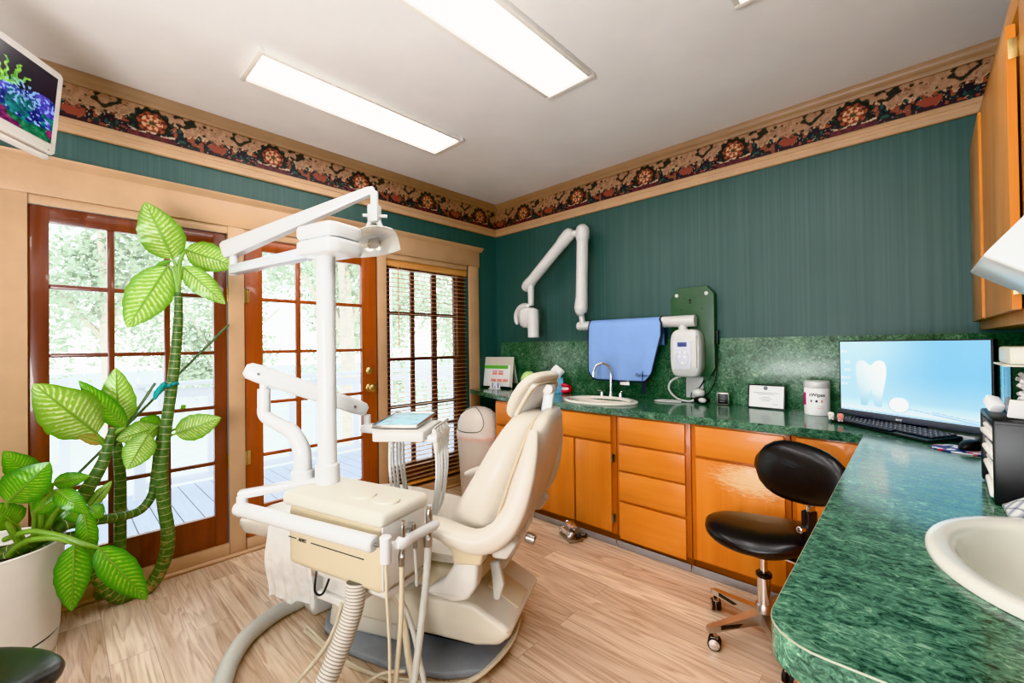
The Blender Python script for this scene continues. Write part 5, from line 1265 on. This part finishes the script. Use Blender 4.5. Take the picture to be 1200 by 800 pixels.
cb_ = thing('clear_container', 'clear container of cotton rolls with a cream lid on the organizer', 'container', (.26, 1.75, CT+oz))
bx0, bx1, by0, by1, bz0 = .178, .40, 1.66, 1.84, CT+oz+.001
g_ = MB(); g_.box(((bx0+bx1)/2, by0+.0015, bz0+.065), (bx1-bx0, .003, .13), 0); g_.box(((bx0+bx1)/2, by1-.0015, bz0+.065), (bx1-bx0, .003, .13), 0); g_.box((bx0+.0015, (by0+by1)/2, bz0+.065), (.003, by1-by0-.006, .13), 0); g_.box((bx1-.0015, (by0+by1)/2, bz0+.065), (.003, by1-by0-.006, .13), 0); g_.box(((bx0+bx1)/2, (by0+by1)/2, bz0+.0015), (bx1-bx0-.006, by1-by0-.006, .003), 0)
g_.build('clear_walls', 'glass', cb_)
MB().box(((bx0+bx1)/2, (by0+by1)/2, bz0+.133), (bx1-bx0+.024, by1-by0+.024, .005), .002).build('lid_flange', 'lid', cb_); MB().box(((bx0+bx1)/2, (by0+by1)/2, bz0+.158), (bx1-bx0+.004, by1-by0+.004, .045), .006).build('lid', 'lid', cb_)
for i in range(96):
    x_ = random.uniform(bx0+.022, bx1-.022); y_ = by0+.012+random.random()**1.6*(by1-by0-.03); z_ = bz0+.012+random.random()*.10; a = random.uniform(-1.2, 1.2); e_ = random.uniform(-.6, .6)
    d_ = Vector((math.cos(a)*math.cos(e_), math.sin(a)*math.cos(e_)*.3, math.sin(e_)))*.014
    r = MB(); r.cyl(Vector((x_, y_, z_))-d_, Vector((x_, y_, z_))+d_, .0055, n=8, bev=.001)
    tag(r.build('cotton_roll', 'cotton'), 'white cotton roll inside the clear lidded container', 'cotton roll', 'cotton rolls in the clear container')
nb = MB(); nb.box((.192, 1.648, CT+oz+.025), (.042, .010, .046), .003, rot=(.12, .1, .2)); tag(nb.build('white_packet', 'cotton'), 'small white packet leaning against the clear container', 'packet')
gp = MB(); gp.box((.160, 1.79, CT+oz+.022), (.028, .05, .026), .004, rot=(.5, .2, .3)); tag(gp.build('crumpled_paper', 'paper'), 'crumpled white paper behind the clear container', 'paper')
# striped cloth by the sink
n = NT('grey_plaid_cloth'); v_ = n.coord(True, (1, 1, 1), (0, 0, .6)); sp_ = n.node('ShaderNodeSeparateXYZ'); n.link(v_, sp_.inputs[0])
f_ = n.math('FRACT', n.math('MULTIPLY', sp_.outputs[0], 55)); g2 = n.math('FRACT', n.math('MULTIPLY', sp_.outputs[1], 32))
n.base(n.mix(n.ramp(g2, [(.0, (1, 1, 1, 1)), (.25, (.0, 0, 0, 1))]), n.ramp(f_, [(0, C(206, 206, 208)), (.4, C(128, 134, 146)), (.7, C(214, 212, 208))]), C(92, 98, 110)), .8); M['plaid'] = n.m
cl = MB(); R = []
for i in range(15):
    t_ = i/14; p = Vector((.152+.16*t_, 1.54-.02*t_+.02*math.sin(t_*5), CT+.004)); h_ = .012+.045*math.sin(min(1, t_*1.5)*PI*.6)
    R.append([p+Vector((0, .052*math.cos(a), max(0, h_*math.sin(a)))) for a in [PI*j/12 for j in range(13)]]+[p])
cl.rings(R); tag(cl.build('folded_cloth', 'plaid'), 'folded grey plaid cloth between the organizer and the large sink', 'cloth')
sb = MB(); R = []
for z_, r_ in ((.001, .9), (.006, 1), (.05, 1), (.056, .96)): R.append([Vector((.34+.11*r_*math.copysign(abs(math.cos(a))**.5, math.cos(a))+.0, 1.515+.05*r_*math.copysign(abs(math.sin(a))**.5, math.sin(a))*(1+.03*math.cos(a*30)), CT+z_)) for a in [2*PI*j/60 for j in range(60)]])
sb.rings(R); tag(sb.build('ribbed_dish', 'lid'), 'cream ribbed dish behind the large sink', 'dish')

# ---------------------------------------------------------------- upper cabinets
uc = thing('upper_cabinet', 'wooden wall cabinet high on the right with ajar flat doors', 'wall cabinet', (.36, 2.37, 1.34))
ux = .238
MB().box(((ux+.02+RX-.002)/2, (1.62+WY-.012)/2, (1.345+2.36)/2), (RX-.002-ux-.02, WY-.012-1.62, 2.36-1.345), .001).build('carcass', 'upper', uc)
fr = MB()
fr.box((ux+.01, (1.62+WY-.012)/2, 1.367), (.02, WY-.012-1.62, .045), .001); fr.box((ux+.01, (1.62+WY-.012)/2, 2.32), (.02, WY-.012-1.62, .08), .001)
for y, w_ in ((3.08, .05), (2.615, .05), (1.78, .30)): fr.box((ux+.01, y, 1.85), (.02, w_, .94), .001)
fr.build('face_frame', 'upper', uc)
def udoor(y0, y1, swing, hinge_lo):
    d = MB(Matrix.Translation((ux-.004, y0 if hinge_lo else y1, 0)) @ Matrix.Rotation(swing, 4, 'Z')); w_ = y1-y0
    d.box((-.010, (w_/2 if hinge_lo else -w_/2), (1.385+2.235)/2), (.02, w_, 2.235-1.385), .003); o = d.build('door', 'upper', uc)
    e_ = MB(d.M); yy = 0 if hinge_lo else -w_
    e_.box((-.010, yy+(-.0006 if True else 0), 1.81), (.019, .0012, .84), 0); e_.build('edge_band', 'upper_edge', o)
    for z_ in (1.46, 2.16):
        h = MB(d.M); h.box((-.004, -.004 if hinge_lo else .004, z_), (.026, .006, .06), .001); h.box((.012, -.012, z_), (.012, .02, .055), .001); h.build('hinge', 'brass', o)
udoor(1.945, 2.595, .0, True)
udoor(2.605, 3.085, -.016, False)
# white wedge-fronted dispenser on the wall
wd = thing('paper_towel_dispenser', 'white wedge-fronted towel dispenser on the wall at the right edge', 'dispenser', (.42, 1.32, 1.2))
MB().prism([(.096, 1.456), (.30, 1.715), (RX-.003, 1.72), (RX-.003, 1.16), (.46, 1.19)], 1.19, 1.46, 'xz', .006).build('housing', 'white', wd)
# ---------------------------------------------------------------- stools
def stool(label, loc, rz, back=True, legs=(158, 230, 302, 14, 86), seat_h=.0, seat_rz=0, bdir=0):
    t = thing('wheeled_stool', label, 'stool', (loc[0], loc[1], 0), rz, 'black wheeled stools')
    B = Matrix.Translation((loc[0], loc[1], 0)) @ Matrix.Rotation(rz, 4, 'Z')
    m = MB(B); m.lathe([(.001, .075), (.03, .075), (.038, .085), (.04, .12), (.034, .16), (.030, .165)], n=24); m.build('hub', 'alu', t)
    MB(B).cyl((0, 0, .06), (0, 0, .29), .027, n=24, bev=.003).build('lower_column', 'chrome', t)
    MB(B).cyl((0, 0, .278), (0, 0, .298), .032, n=24, bev=.004).build('column_ring', 'black', t)
    MB(B).cyl((0, 0, .29), (0, 0, .42+seat_h), .015, n=18).build('gas_rod', 'chrome', t)
    for a in legs:
        a = math.radians(a)-rz; c, s = math.cos(a), math.sin(a); d = Vector((c, s, 0)); y = Vector((-s, c, 0))
        g = MB(B); R = []
        for r_, w_, z0, z1 in ((.02, .024, .085, .135), (.08, .021, .083, .122), (.18, .018, .076, .105), (.255, .016, .070, .094), (.272, .012, .070, .09)):
            R.append([d*r_+y*w_+Vector((0, 0, z0)), d*r_-y*w_+Vector((0, 0, z0)), d*r_-y*w_*.9+Vector((0, 0, z1)), d*r_+y*w_*.9+Vector((0, 0, z1))])
        g.rings(R); l = g.build('leg', 'alu', t)
        e = MB(B); e.box(d*.15+y*.0175+Vector((0, 0, .090)), (.14, .003, .016), .001, (0, 0, a)); e.build('dark_inlay', 'black', l)
        k = MB(B); p = d*.255; k.cyl(p+Vector((0, 0, .05)), p+Vector((0, 0, .075)), .008, n=10)
        sw = a+.9; ax = Vector((math.cos(sw), math.sin(sw), 0)); q = p+Vector((-math.sin(sw), math.cos(sw), 0))*.012+Vector((0, 0, .027))
        k.tube([q-ax*.020, q-ax*.006], [.0262, .0265], 20, 1); k.tube([q+ax*.006, q+ax*.020], [.0265, .0262], 20, 1)
        ko = k.build('caster', 'blackrub', t)
        h = MB(B); h.tube([q-ax*.0215, q-ax*.0205], [.019, .022], 16, 1); h.tube([q+ax*.0205, q+ax*.0215], [.022, .019], 16, 1); h.box(q+Vector((0, 0, .022)), (.03, .03, .014), .005, (0, 0, sw)); ho = h.build('caster_hood', 'chrome', ko)
    S = B @ Matrix.Translation((0, 0, seat_h)) @ Matrix.Rotation(seat_rz, 4, 'Z')
    MB(S).lathe([(.001, .385), (.07, .385), (.10, .40), (.15, .43), (.16, .44), (.001, .44)], (0, -.01, 0), 28).build('seat_pan', 'black', t)
    sm_ = MB(S); R = []
    for k in range(15):
        th = -PI/2+PI*k/14; rr_ = math.cos(th)**.55 if math.cos(th) > 1e-6 else 0; rr_ = max(rr_, .02); zz = math.sin(th)
        ring = []
        for j in range(44):
            a = 2*PI*j/44; rad = (.218+.014*math.cos(2*a)-.004*math.cos(a))*rr_
            x, y = rad*math.cos(a), rad*math.sin(a)*.98
            sad = .55*y*y*0+.9*(x*x)*.55-.35*y*y
            z = .465+zz*.048+(sad if zz > 0 else sad*.6)+(.018*(x/.2))
            ring.append(Vector((x, y, z)))
        R.append(ring)
    sm_.rings(R); sm_.build('seat', 'leather', t, ang=70)
    if back:
        Bk = B @ Matrix.Rotation(bdir-rz, 4, 'Z')
        p = MB(Bk); p.bar((.10, 0, .41), (.215, 0, .42), .045, .012, .003); p.bar((.21, 0, .415), (.215, 0, .66), .035, .012, .003, up=(1, 0, 0)); p.build('back_bracket', 'chrome', t)
        MB(Bk).box((.208, 0, .575), (.036, .05, .13), .008).build('height_block', 'black', t)
        kn = MB(Bk); kn.cyl((.205, -.025, .57), (.205, -.055, .57), .013, n=14, bev=.003); kn.build('clamp_knob', 'chrome', t)
        return t, Bk
    return t
stl = thing  # stool in front of the scuffed door
ST = (-.492, 2.11)
stl, _b = stool('black vinyl wheeled stool with an oval backrest in front of the scuffed door', ST, 0, True, (158, 232, 300, 14, 86), .0, math.radians(0), math.radians(-28))
PC = Vector((-.335, 2.005, .782)); wa = Vector((.89, -.456, 0)); na = Vector((-.456, -.89, 0)); za = (Vector((0, 0, 1))*.97-na*.24).normalized(); na = wa.cross(za)
pad = MB(); R = []
for k in range(13):
    t_ = -1+2*k/12; kk = max(.05, 1-abs(t_)**2.6)**.5
    R.append([PC+wa*(.188*t_)+za*(.116*kk*math.copysign(abs(math.sin(a))**.8, math.sin(a))*(1-.12*t_))+na*(.046*kk*math.cos(a)+.02*(t_*t_)-.01) for a in [2*PI*j/26 for j in range(26)]])
pad.rings(R); pad.build('backrest', 'leather', stl, ang=80)
stool('black round stool seat in the bottom left corner beside the planter', (-1.62, -.19), .4, False, (20, 92, 164, 236, 308), .03)

# ---------------------------------------------------------------- floor pedal and bin
fp = thing('foot_pedal', 'chrome foot control pedal on the floor below the sink cabinet', 'foot pedal', (-1.70, 2.36, 0), .5)
FPM = Matrix.Translation((-1.70, 2.365, 0)) @ Matrix.Rotation(math.radians(-25), 4, 'Z')
b = MB(FPM); b.prism([(-.085, -.045), (.075, -.055), (.085, .045), (-.07, .05)], .001, .022, 'xy', .006); b.build('base_casting', 'steel', fp)
b = MB(FPM); b.cyl((-.05, -.035, .045), (.055, -.035, .045), .02, n=16, bev=.004); b.build('valve_barrel', 'chrome', fp)
b = MB(FPM); b.cyl((-.03, .03, .05), (.03, .03, .05), .024, n=16, bev=.004); b.build('valve_barrel', 'steel', fp)
for x_ in (-.058, .06): MB(FPM).cyl((x_, -.05, .03), (x_, -.02, .06), .014, n=12, bev=.002).build('nut', 'chrome', fp)
b = MB(FPM); b.bar((-.06, .03, .06), (-.02, .0, .105), .05, .008, .002); b.bar((-.02, .0, .105), (.045, -.01, .085), .055, .008, .002); b.build('tread_plate', 'chrome', fp)
MB(FPM).cyl((.06, .02, .03), (.085, .01, .05), .018, n=14, bev=.004).build('black_cap', 'black', fp)
MB(FPM).tube([(.05, .05, .02), (.06, .075, .02), (.03, .10, .02)], .008, 8, 4).build('tube', 'black', fp)
bn = thing('swing_top_bin', 'off-white domed swing-top bin under the counter corner', 'bin', (-2.73, 2.46, 0))
bx, by = -2.725, 2.47
MB().lathe([(.001, .001), (.155, .001), (.16, .01), (.192, .53), (.196, .545), (.19, .55)], (bx, by, 0), 40, 1.0, .9).build('body', 'bin', bn)
MB().lathe([(.19, .545), (.199, .55), (.199, .575), (.196, .58), (.195, .60)], (bx, by, 0), 40, 1.0, .9).build('lid_collar', 'bin', bn)
lin_ = MB(); R = []
for z_, k in ((.515, .1945), (.53, .196), (.545, .1985), (.553, .2015), (.55, .203), (.535, .199), (.518, .1965)): R.append([Vector((bx+(k+.003*math.sin(j*1.7+z_*40))*math.cos(2*PI*j/48), by+(k+.003*math.sin(j*1.7))*.9*math.sin(2*PI*j/48), z_)) for j in range(48)])
lin_.rings(R, cap=False); lin_.build('bag_edge', 'pink', bn)
dome = MB(); prof = [(.197, .585), (.195, .60), (.185, .66), (.16, .715), (.115, .755), (.06, .776), (.005, .782)]; dome.lathe(prof, (bx, by, 0), 40, 1, .9); do = dome.build('dome', 'bin', bn)
# flap outline on the dome front
def domep(az, t):
    n_ = len(prof)-1; k = min(int(t*n_), n_-1); f_ = t*n_-k; r_ = prof[k][0]*(1-f_)+prof[k+1][0]*f_; z_ = prof[k][1]*(1-f_)+prof[k+1][1]*f_
    return Vector((bx+(r_+.001)*math.cos(az), by+(r_+.001)*.9*math.sin(az), z_+.001))
fa0 = math.radians(-80)
fl_ = MB(); pts = [domep(fa0+.85*math.sin(a), .36-.30*math.cos(a)*(1 if math.cos(a) > 0 else 1.75)) for a in [-PI+2*PI*i/40 for i in range(41)]]
fl_.tube(pts, .0028, 6, 1); fl_.build('flap_gap', 'black', do)

# ---------------------------------------------------------------- television
tp = Vector((-2.60, .012, 2.285)); tdir = Vector((.806, -.592, 0)).normalized(); tn = Vector((.592, .806, 0)); tz = (Vector((0, 0, 1))+tn*.10).normalized(); tn2 = tdir.cross(tz)
if tn2.dot(Vector((0, 1, 0))) < 0: tn2 = -tn2
TVM = Matrix(((tdir.x, tn2.x, tz.x, tp.x), (tdir.y, tn2.y, tz.y, tp.y), (tdir.z, tn2.z, tz.z, tp.z), (0, 0, 0, 1)))
tv = thing('television', 'white framed television at the upper left showing a coral reef', 'television', (-2.5, -.08, 2.1))
tw, th2 = .52, .172
M['tvwhite'] = plain('white_television_plastic', (226, 222, 218), .3, var=.01, coat=.3)
MB(TVM).prism([(0, -th2+.012), (.012, -th2), (tw-.012, -th2), (tw, -th2+.012), (tw, th2-.012), (tw-.012, th2), (.012, th2), (0, th2-.012)], -.045, .0, 'xz', .006).build('housing', 'tvwhite', tv)
MB(TVM).prism([(.04, -th2+.03), (tw-.04, -th2+.03), (tw-.04, th2-.06), (.04, th2-.06)], -.085, -.04, 'xz', .02).build('rear_housing', 'tvwhite', tv)
MB(TVM).tube([(.02, -.018, -th2-.012), (.1, -.008, -th2-.02), (tw-.1, -.008, -th2-.02), (tw-.02, -.018, -th2-.012)], .012, 10, 4).build('speaker_bar', 'tvwhite', tv)
MB(TVM).box((.035, .001, -th2+.014), (.003, .002, .003), 0).build('power_light', 'darkink', tv)
tan_ = TVM @ Vector((.26, -.08, .0)); mnt = MB(); mnt.bar(tan_, (WX+.01, tan_.y-.25, tan_.z), .05, .05, .006); mnt.box((WX+.012, tan_.y-.25, tan_.z), (.02, .12, .2), .004); mnt.build('wall_bracket', 'black', tv)
def reef(u, v):
    c = mixc((10, 10, 26), (30, 26, 40), v)
    n1 = vnoise(u*9, v*7, 1); n2 = vnoise(u*22, v*18, 2); n3 = vnoise(u*48, v*36, 3)
    if v < .62-.35*u*.6+.2*(n1-.5):
        c = mixc((16, 22, 84), (50, 72, 170), n2*.8+.1)
        if n1 > .58: c = mixc((40, 50, 160), (110, 90, 190), n3)
        if n3 > .78: c = (150, 180, 240)
    if v < .36+.25*(n2-.5) and u < .65: c = mixc((6, 54, 70), (40, 140, 140), n3) if n2 > .4 else c
    if v < .12+.1*n1: c = mixc((60, 20, 60), (150, 60, 110), n3) if n1 > .5 else mixc((8, 50, 44), (50, 140, 90), n3)
    # branching green coral
    for bx_, by_, an, ln in ((.40, .52, 2.3, .3), (.42, .5, 1.9, .36), (.44, .5, 1.5, .34), (.46, .52, 1.15, .3), (.44, .52, .8, .26), (.47, .50, .45, .22), (.5, .56, 1.3, .22), (.38, .56, 1.7, .26)):
        dx, dy = (u-bx_)*1.35, v-by_; L = dx*math.cos(an)+dy*math.sin(an); D = abs(-dx*math.sin(an)+dy*math.cos(an)+.012*math.sin(L*60))
        if 0 < L < ln and D < .020*(1-.35*L/ln): c = mixc((70, 140, 40), (160, 210, 90), n3)
    dx, dy = u-.30, v-.48; r_ = math.hypot(dx, dy)
    if r_ < .17 and math.sin(math.atan2(dy, dx)*14+r_*40) > .3 and n3 > .35: c = (120, 170, 210)
    dx, dy = u-.72, v-.3; r_ = math.hypot(dx*1.3, dy)
    if r_ < .13 and math.sin(math.atan2(dy, dx)*7) > .75: c = (90, 190, 200)
    if u > .78 and .62 < v < .82 and n2 > .45: c = (170, 70, 60)
    return c
tsc = paint(MB(TVM), (.028, .0012, -th2+.042), (1, 0, 0), (0, 0, 1), tw-.056, 2*th2-.072, 200, 130, reef); tsc.build('screen', 'screen_dim', tv, smooth=False, recalc=False)

# ---------------------------------------------------------------- big leafy plant in its planter
PL = Vector((-2.815, -.205, 0))
pt = thing('potted_plant', 'tall variegated dumb cane plant looping out of a white planter', 'plant', PL)
MB().lathe([(.001, .001), (.19, .001), (.205, .008), (.212, .075), (.206, .082), (.206, .088), (.214, .092), (.232, .47), (.236, .48), (.230, .485), (.222, .478), (.218, .43), (.001, .43)], PL, 48).build('planter', 'pot', pt)
MB().lathe([(.2075, .081), (.2105, .085), (.2075, .089)], PL, 48, cap=False).build('shadow_gap', 'black', pt)
MB().lathe([(.219, .425), (.12, .44), (.001, .445)], PL, 32).build('soil', 'soil', pt)
def stem(pts, r, mat='stem'): return MB().tube(pts, r, 14, 8).build('stem', mat, pt)
def A(x, y, X): return at(x, y, 0, X)
stem([PL+Vector((-.02, .02, .42)), A(88, 628, -2.80), A(101, 640, -2.86), A(105, 660, -2.93), Vector((-2.985, .20, .05)), Vector((-3.0, .28, .036)), Vector((-2.995, .345, .045)), A(193, 655, -2.95), A(197, 625, -2.93), A(192, 590, -2.91), A(189, 548, -2.9), A(194, 505, -2.9), A(203, 440, -2.9), A(207, 400, -2.9), A(209, 370, -2.9), A(209, 342, -2.9)],
     [.026, .027, .028, .030, .031, .032, .032, .032, .031, .030, .029, .027, .026, .024, .021, .017])
stem([PL+Vector((-.03, .0, .42)), A(52, 628, -2.80), A(80, 604, -2.80), A(104, 570, -2.81), A(121, 540, -2.82), A(128, 515, -2.82), A(133, 500, -2.82)], [.03, .032, .032, .028, .024, .018, .012])
stem([PL+Vector((.02, .03, .42)), A(70, 618, -2.76), A(98, 611, -2.80), A(135, 606, -2.86), A(163, 598, -2.93), A(178, 580, -2.95), A(182, 555, -2.95), A(185, 525, -2.95), A(189, 500, -2.95)], [.024, .024, .023, .022, .022, .021, .02, .018, .012])
stem([PL+Vector((-.04, .06, .42)), A(112, 668, -3.0), Vector((-3.03, .15, .06)), A(133, 672, -3.03), A(140, 648, -3.03), A(141, 600, -3.03), A(141, 560, -3.03), A(138, 525, -3.03), A(135, 500, -3.03)], [.022, .022, .024, .026, .026, .026, .025, .022, .012])
for a, b, X0, X1 in (((90, 556), (268, 380), -3.0, -3.06), ((118, 545), (182, 448), -2.86, -2.9)):
    MB().tube([A(*a, X0), A(*b, X1)], .007, 8, 1).build('support_stake', 'stake', pt)
rb_ = MB(); p = A(199, 450, -2.9); rb_.tube([p+Vector((.033*math.cos(a), .033*math.sin(a), .006*math.sin(a*2))) for a in [2*PI*i/14 for i in range(15)]], .009, 8, 1)
rb_.tube([p+Vector((.03, -.02, 0)), A(190, 452, -2.86), A(184, 460, -2.86), A(181, 468, -2.86)], [.008, .012, .016, .006], 8, 4); rb_.build('ribbon', 'teal', pt)

M['petiole'] = plain('green_leaf_stalk', (120, 158, 62), .4, var=.1)
def leaf(base, tip, wpx, X0, X1, mat='leaf_green', pet=None, bend=.12, face=.6, roll=0):
    """base and tip in survey pixels on planes X0/X1; wpx = width in pixels"""
    b_, t_ = A(*base, X0), A(*tip, X1); ax = t_-b_; L = ax.length; ax.normalize()
    D = ((b_+t_)/2-CO).dot(_F); wid = wpx/FPX*D
    toc = (CO-(b_+t_)/2).normalized()
    side = ax.cross(toc).normalized(); nrm = side.cross(ax).normalized()
    side = (side*math.cos(roll)+nrm*math.sin(roll)).normalized(); nrm = side.cross(ax).normalized()
    nu, nv = 20, 10; mb = MB(); vs = []; uv = {}
    for i in range(nu+1):
        u = i/nu; w_ = wid/2*(math.sin(PI*min(1, u*1.0)**.78)**.75)*(1-.12*u)
        if u > .999 or u < .001: w_ = .0008
        ctr = b_+ax*(L*u)+nrm*(bend*L*math.sin(PI*u))
        for j in range(nv+1):
            v = -1+2*j/nv; ww = 1+.03*math.sin(u*34+j)
            vs.append(ctr+side*(w_*v*ww)+nrm*(-.16*w_*abs(v)*1.2+.012*w_*math.sin(u*40)*abs(v)+.035*w_*math.cos(u*63*v)))
            uv[len(vs)-1] = (u, v)
    mb.add(vs, [(i*(nv+1)+j, i*(nv+1)+j+1, (i+1)*(nv+1)+j+1, (i+1)*(nv+1)+j) for i in range(nu) for j in range(nv)])
    mb.uv = uv; o = mb.build('leaf', mat, pt, ang=180, recalc=False)
    m = MB(); m.tube([b_+ax*(L*u)+nrm*(bend*L*math.sin(PI*u)+.001) for u in (0, .25, .5, .75, .97)], [.005, .004, .003, .002, .001], 6, 3); m.build('midrib', M['petiole'], o)
    if pet:
        P = [A(*q) for q in pet]+[b_]; m = MB(); m.tube(P, [.011]*(len(P)-1)+[.006], 8, 5); m.build('leaf_stalk', 'petiole', o)
    return o
V1 = -2.9
leaf((203, 303), (170, 236), 46, V1, -2.86, 'leaf_pale', [(209, 345, V1), (208, 322, V1)], .10)
leaf((217, 292), (277, 312), 36, V1, -2.84, 'leaf_pale', [(209, 345, V1), (210, 312, V1), (214, 298, V1)], -.16)
leaf((214, 312), (264, 356), 28, V1, -2.84, 'leaf_pale', [(209, 345, V1), (211, 320, V1)], .08)
leaf((196, 312), (149, 384), 46, V1, -2.84, 'leaf_pale', [(209, 345, V1), (205, 322, V1), (201, 313, V1)], -.06)
leaf((200, 305), (181, 312), 6, -2.92, -2.92, 'leaf_green', None, .05)
leaf((114, 508), (39, 449), 58, -2.80, -2.70, 'leaf_pale', [(128, 512, -2.82), (121, 520, -2.82)], .1)
leaf((147, 500), (92, 445), 24, -2.82, -2.76, 'leaf_green', [(131, 508, -2.82)], .08)
leaf((139, 500), (136, 430), 36, -2.9, -2.84, 'leaf_pale', [(131, 508, -2.82)], .1)
leaf((174, 508), (149, 550), 32, -2.84, -2.78, 'leaf_pale', [(188, 500, -2.95), (182, 500, -2.9)], -.08)
leaf((186, 500), (136, 515), 30, -2.92, -2.84, 'leaf_pale', [(189, 502, -2.95)], .05)
leaf((187, 498), (164, 490), 20, -2.95, -2.9, 'leaf_green', [(189, 502, -2.95)], .1)
leaf((205, 508), (259, 489), 32, -2.9, -2.82, 'leaf_pale', [(192, 512, -2.9)], .06)
leaf((206, 502), (234, 496), 12, -2.92, -2.9, 'leaf_green', [(192, 508, -2.9)], .06)
leaf((212, 478), (218, 474), 6, -2.92, -2.9, 'leaf_green', None, .06)
leaf((123, 518), (88, 509), 13, -2.82, -2.78, 'leaf_dry', [(126, 524, -2.82)], .1)
leaf((38, 560), (4, 528), 30, -2.72, -2.62, 'leaf_green', [(45, 625, -2.78), (42, 590, -2.75)], .12)
leaf((8, 588), (59, 541), 46, -2.62, -2.56, 'leaf_green', [(25, 640, -2.72), (8, 610, -2.66)], .1)
leaf((30, 556), (8, 548), 30, -2.80, -2.80, 'leaf_green', [(45, 625, -2.8)], .1)
leaf((62, 566), (106, 557), 20, -2.76, -2.72, 'leaf_green', [(60, 622, -2.78), (56, 590, -2.78)], .15)
leaf((66, 574), (104, 602), 22, -2.66, -2.58, 'leaf_green', [(48, 628, -2.74), (50, 590, -2.7)], .22)
leaf((40, 600), (70, 580), 22, -2.7, -2.68, 'leaf_green', [(40, 630, -2.74)], .1)
leaf((98, 598), (108, 657), 20, -2.64, -2.66, 'leaf_green', [(50, 626, -2.74), (72, 592, -2.68)], .1)
leaf((87, 637), (84, 716), 34, -2.58, -2.6, 'leaf_green', [(10, 650, -2.72), (30, 634, -2.66), (62, 630, -2.6)], .06)
leaf((115, 641), (172, 702), 34, -2.56, -2.55, 'leaf_green', [(5, 632, -2.72), (35, 622, -2.66), (72, 628, -2.6), (95, 636, -2.57)], .08)
leaf((104, 594), (131, 563), 14, -2.82, -2.80, 'leaf_pale', [(92, 596, -2.8)], .1)
leaf((104, 593), (120, 606), 20, -2.80, -2.78, 'leaf_green', [(88, 600, -2.8)], .05)
leaf((70, 590), (96, 612), 16, -2.74, -2.72, 'leaf_green', [(55, 624, -2.78)], .1)
leaf((52, 612), (78, 596), 14, -2.78, -2.76, 'leaf_green', [(46, 628, -2.78)], .1)
leaf((20, 615), (-12, 590), 34, -2.7, -2.6, 'leaf_green', [(30, 640, -2.74)], .1)
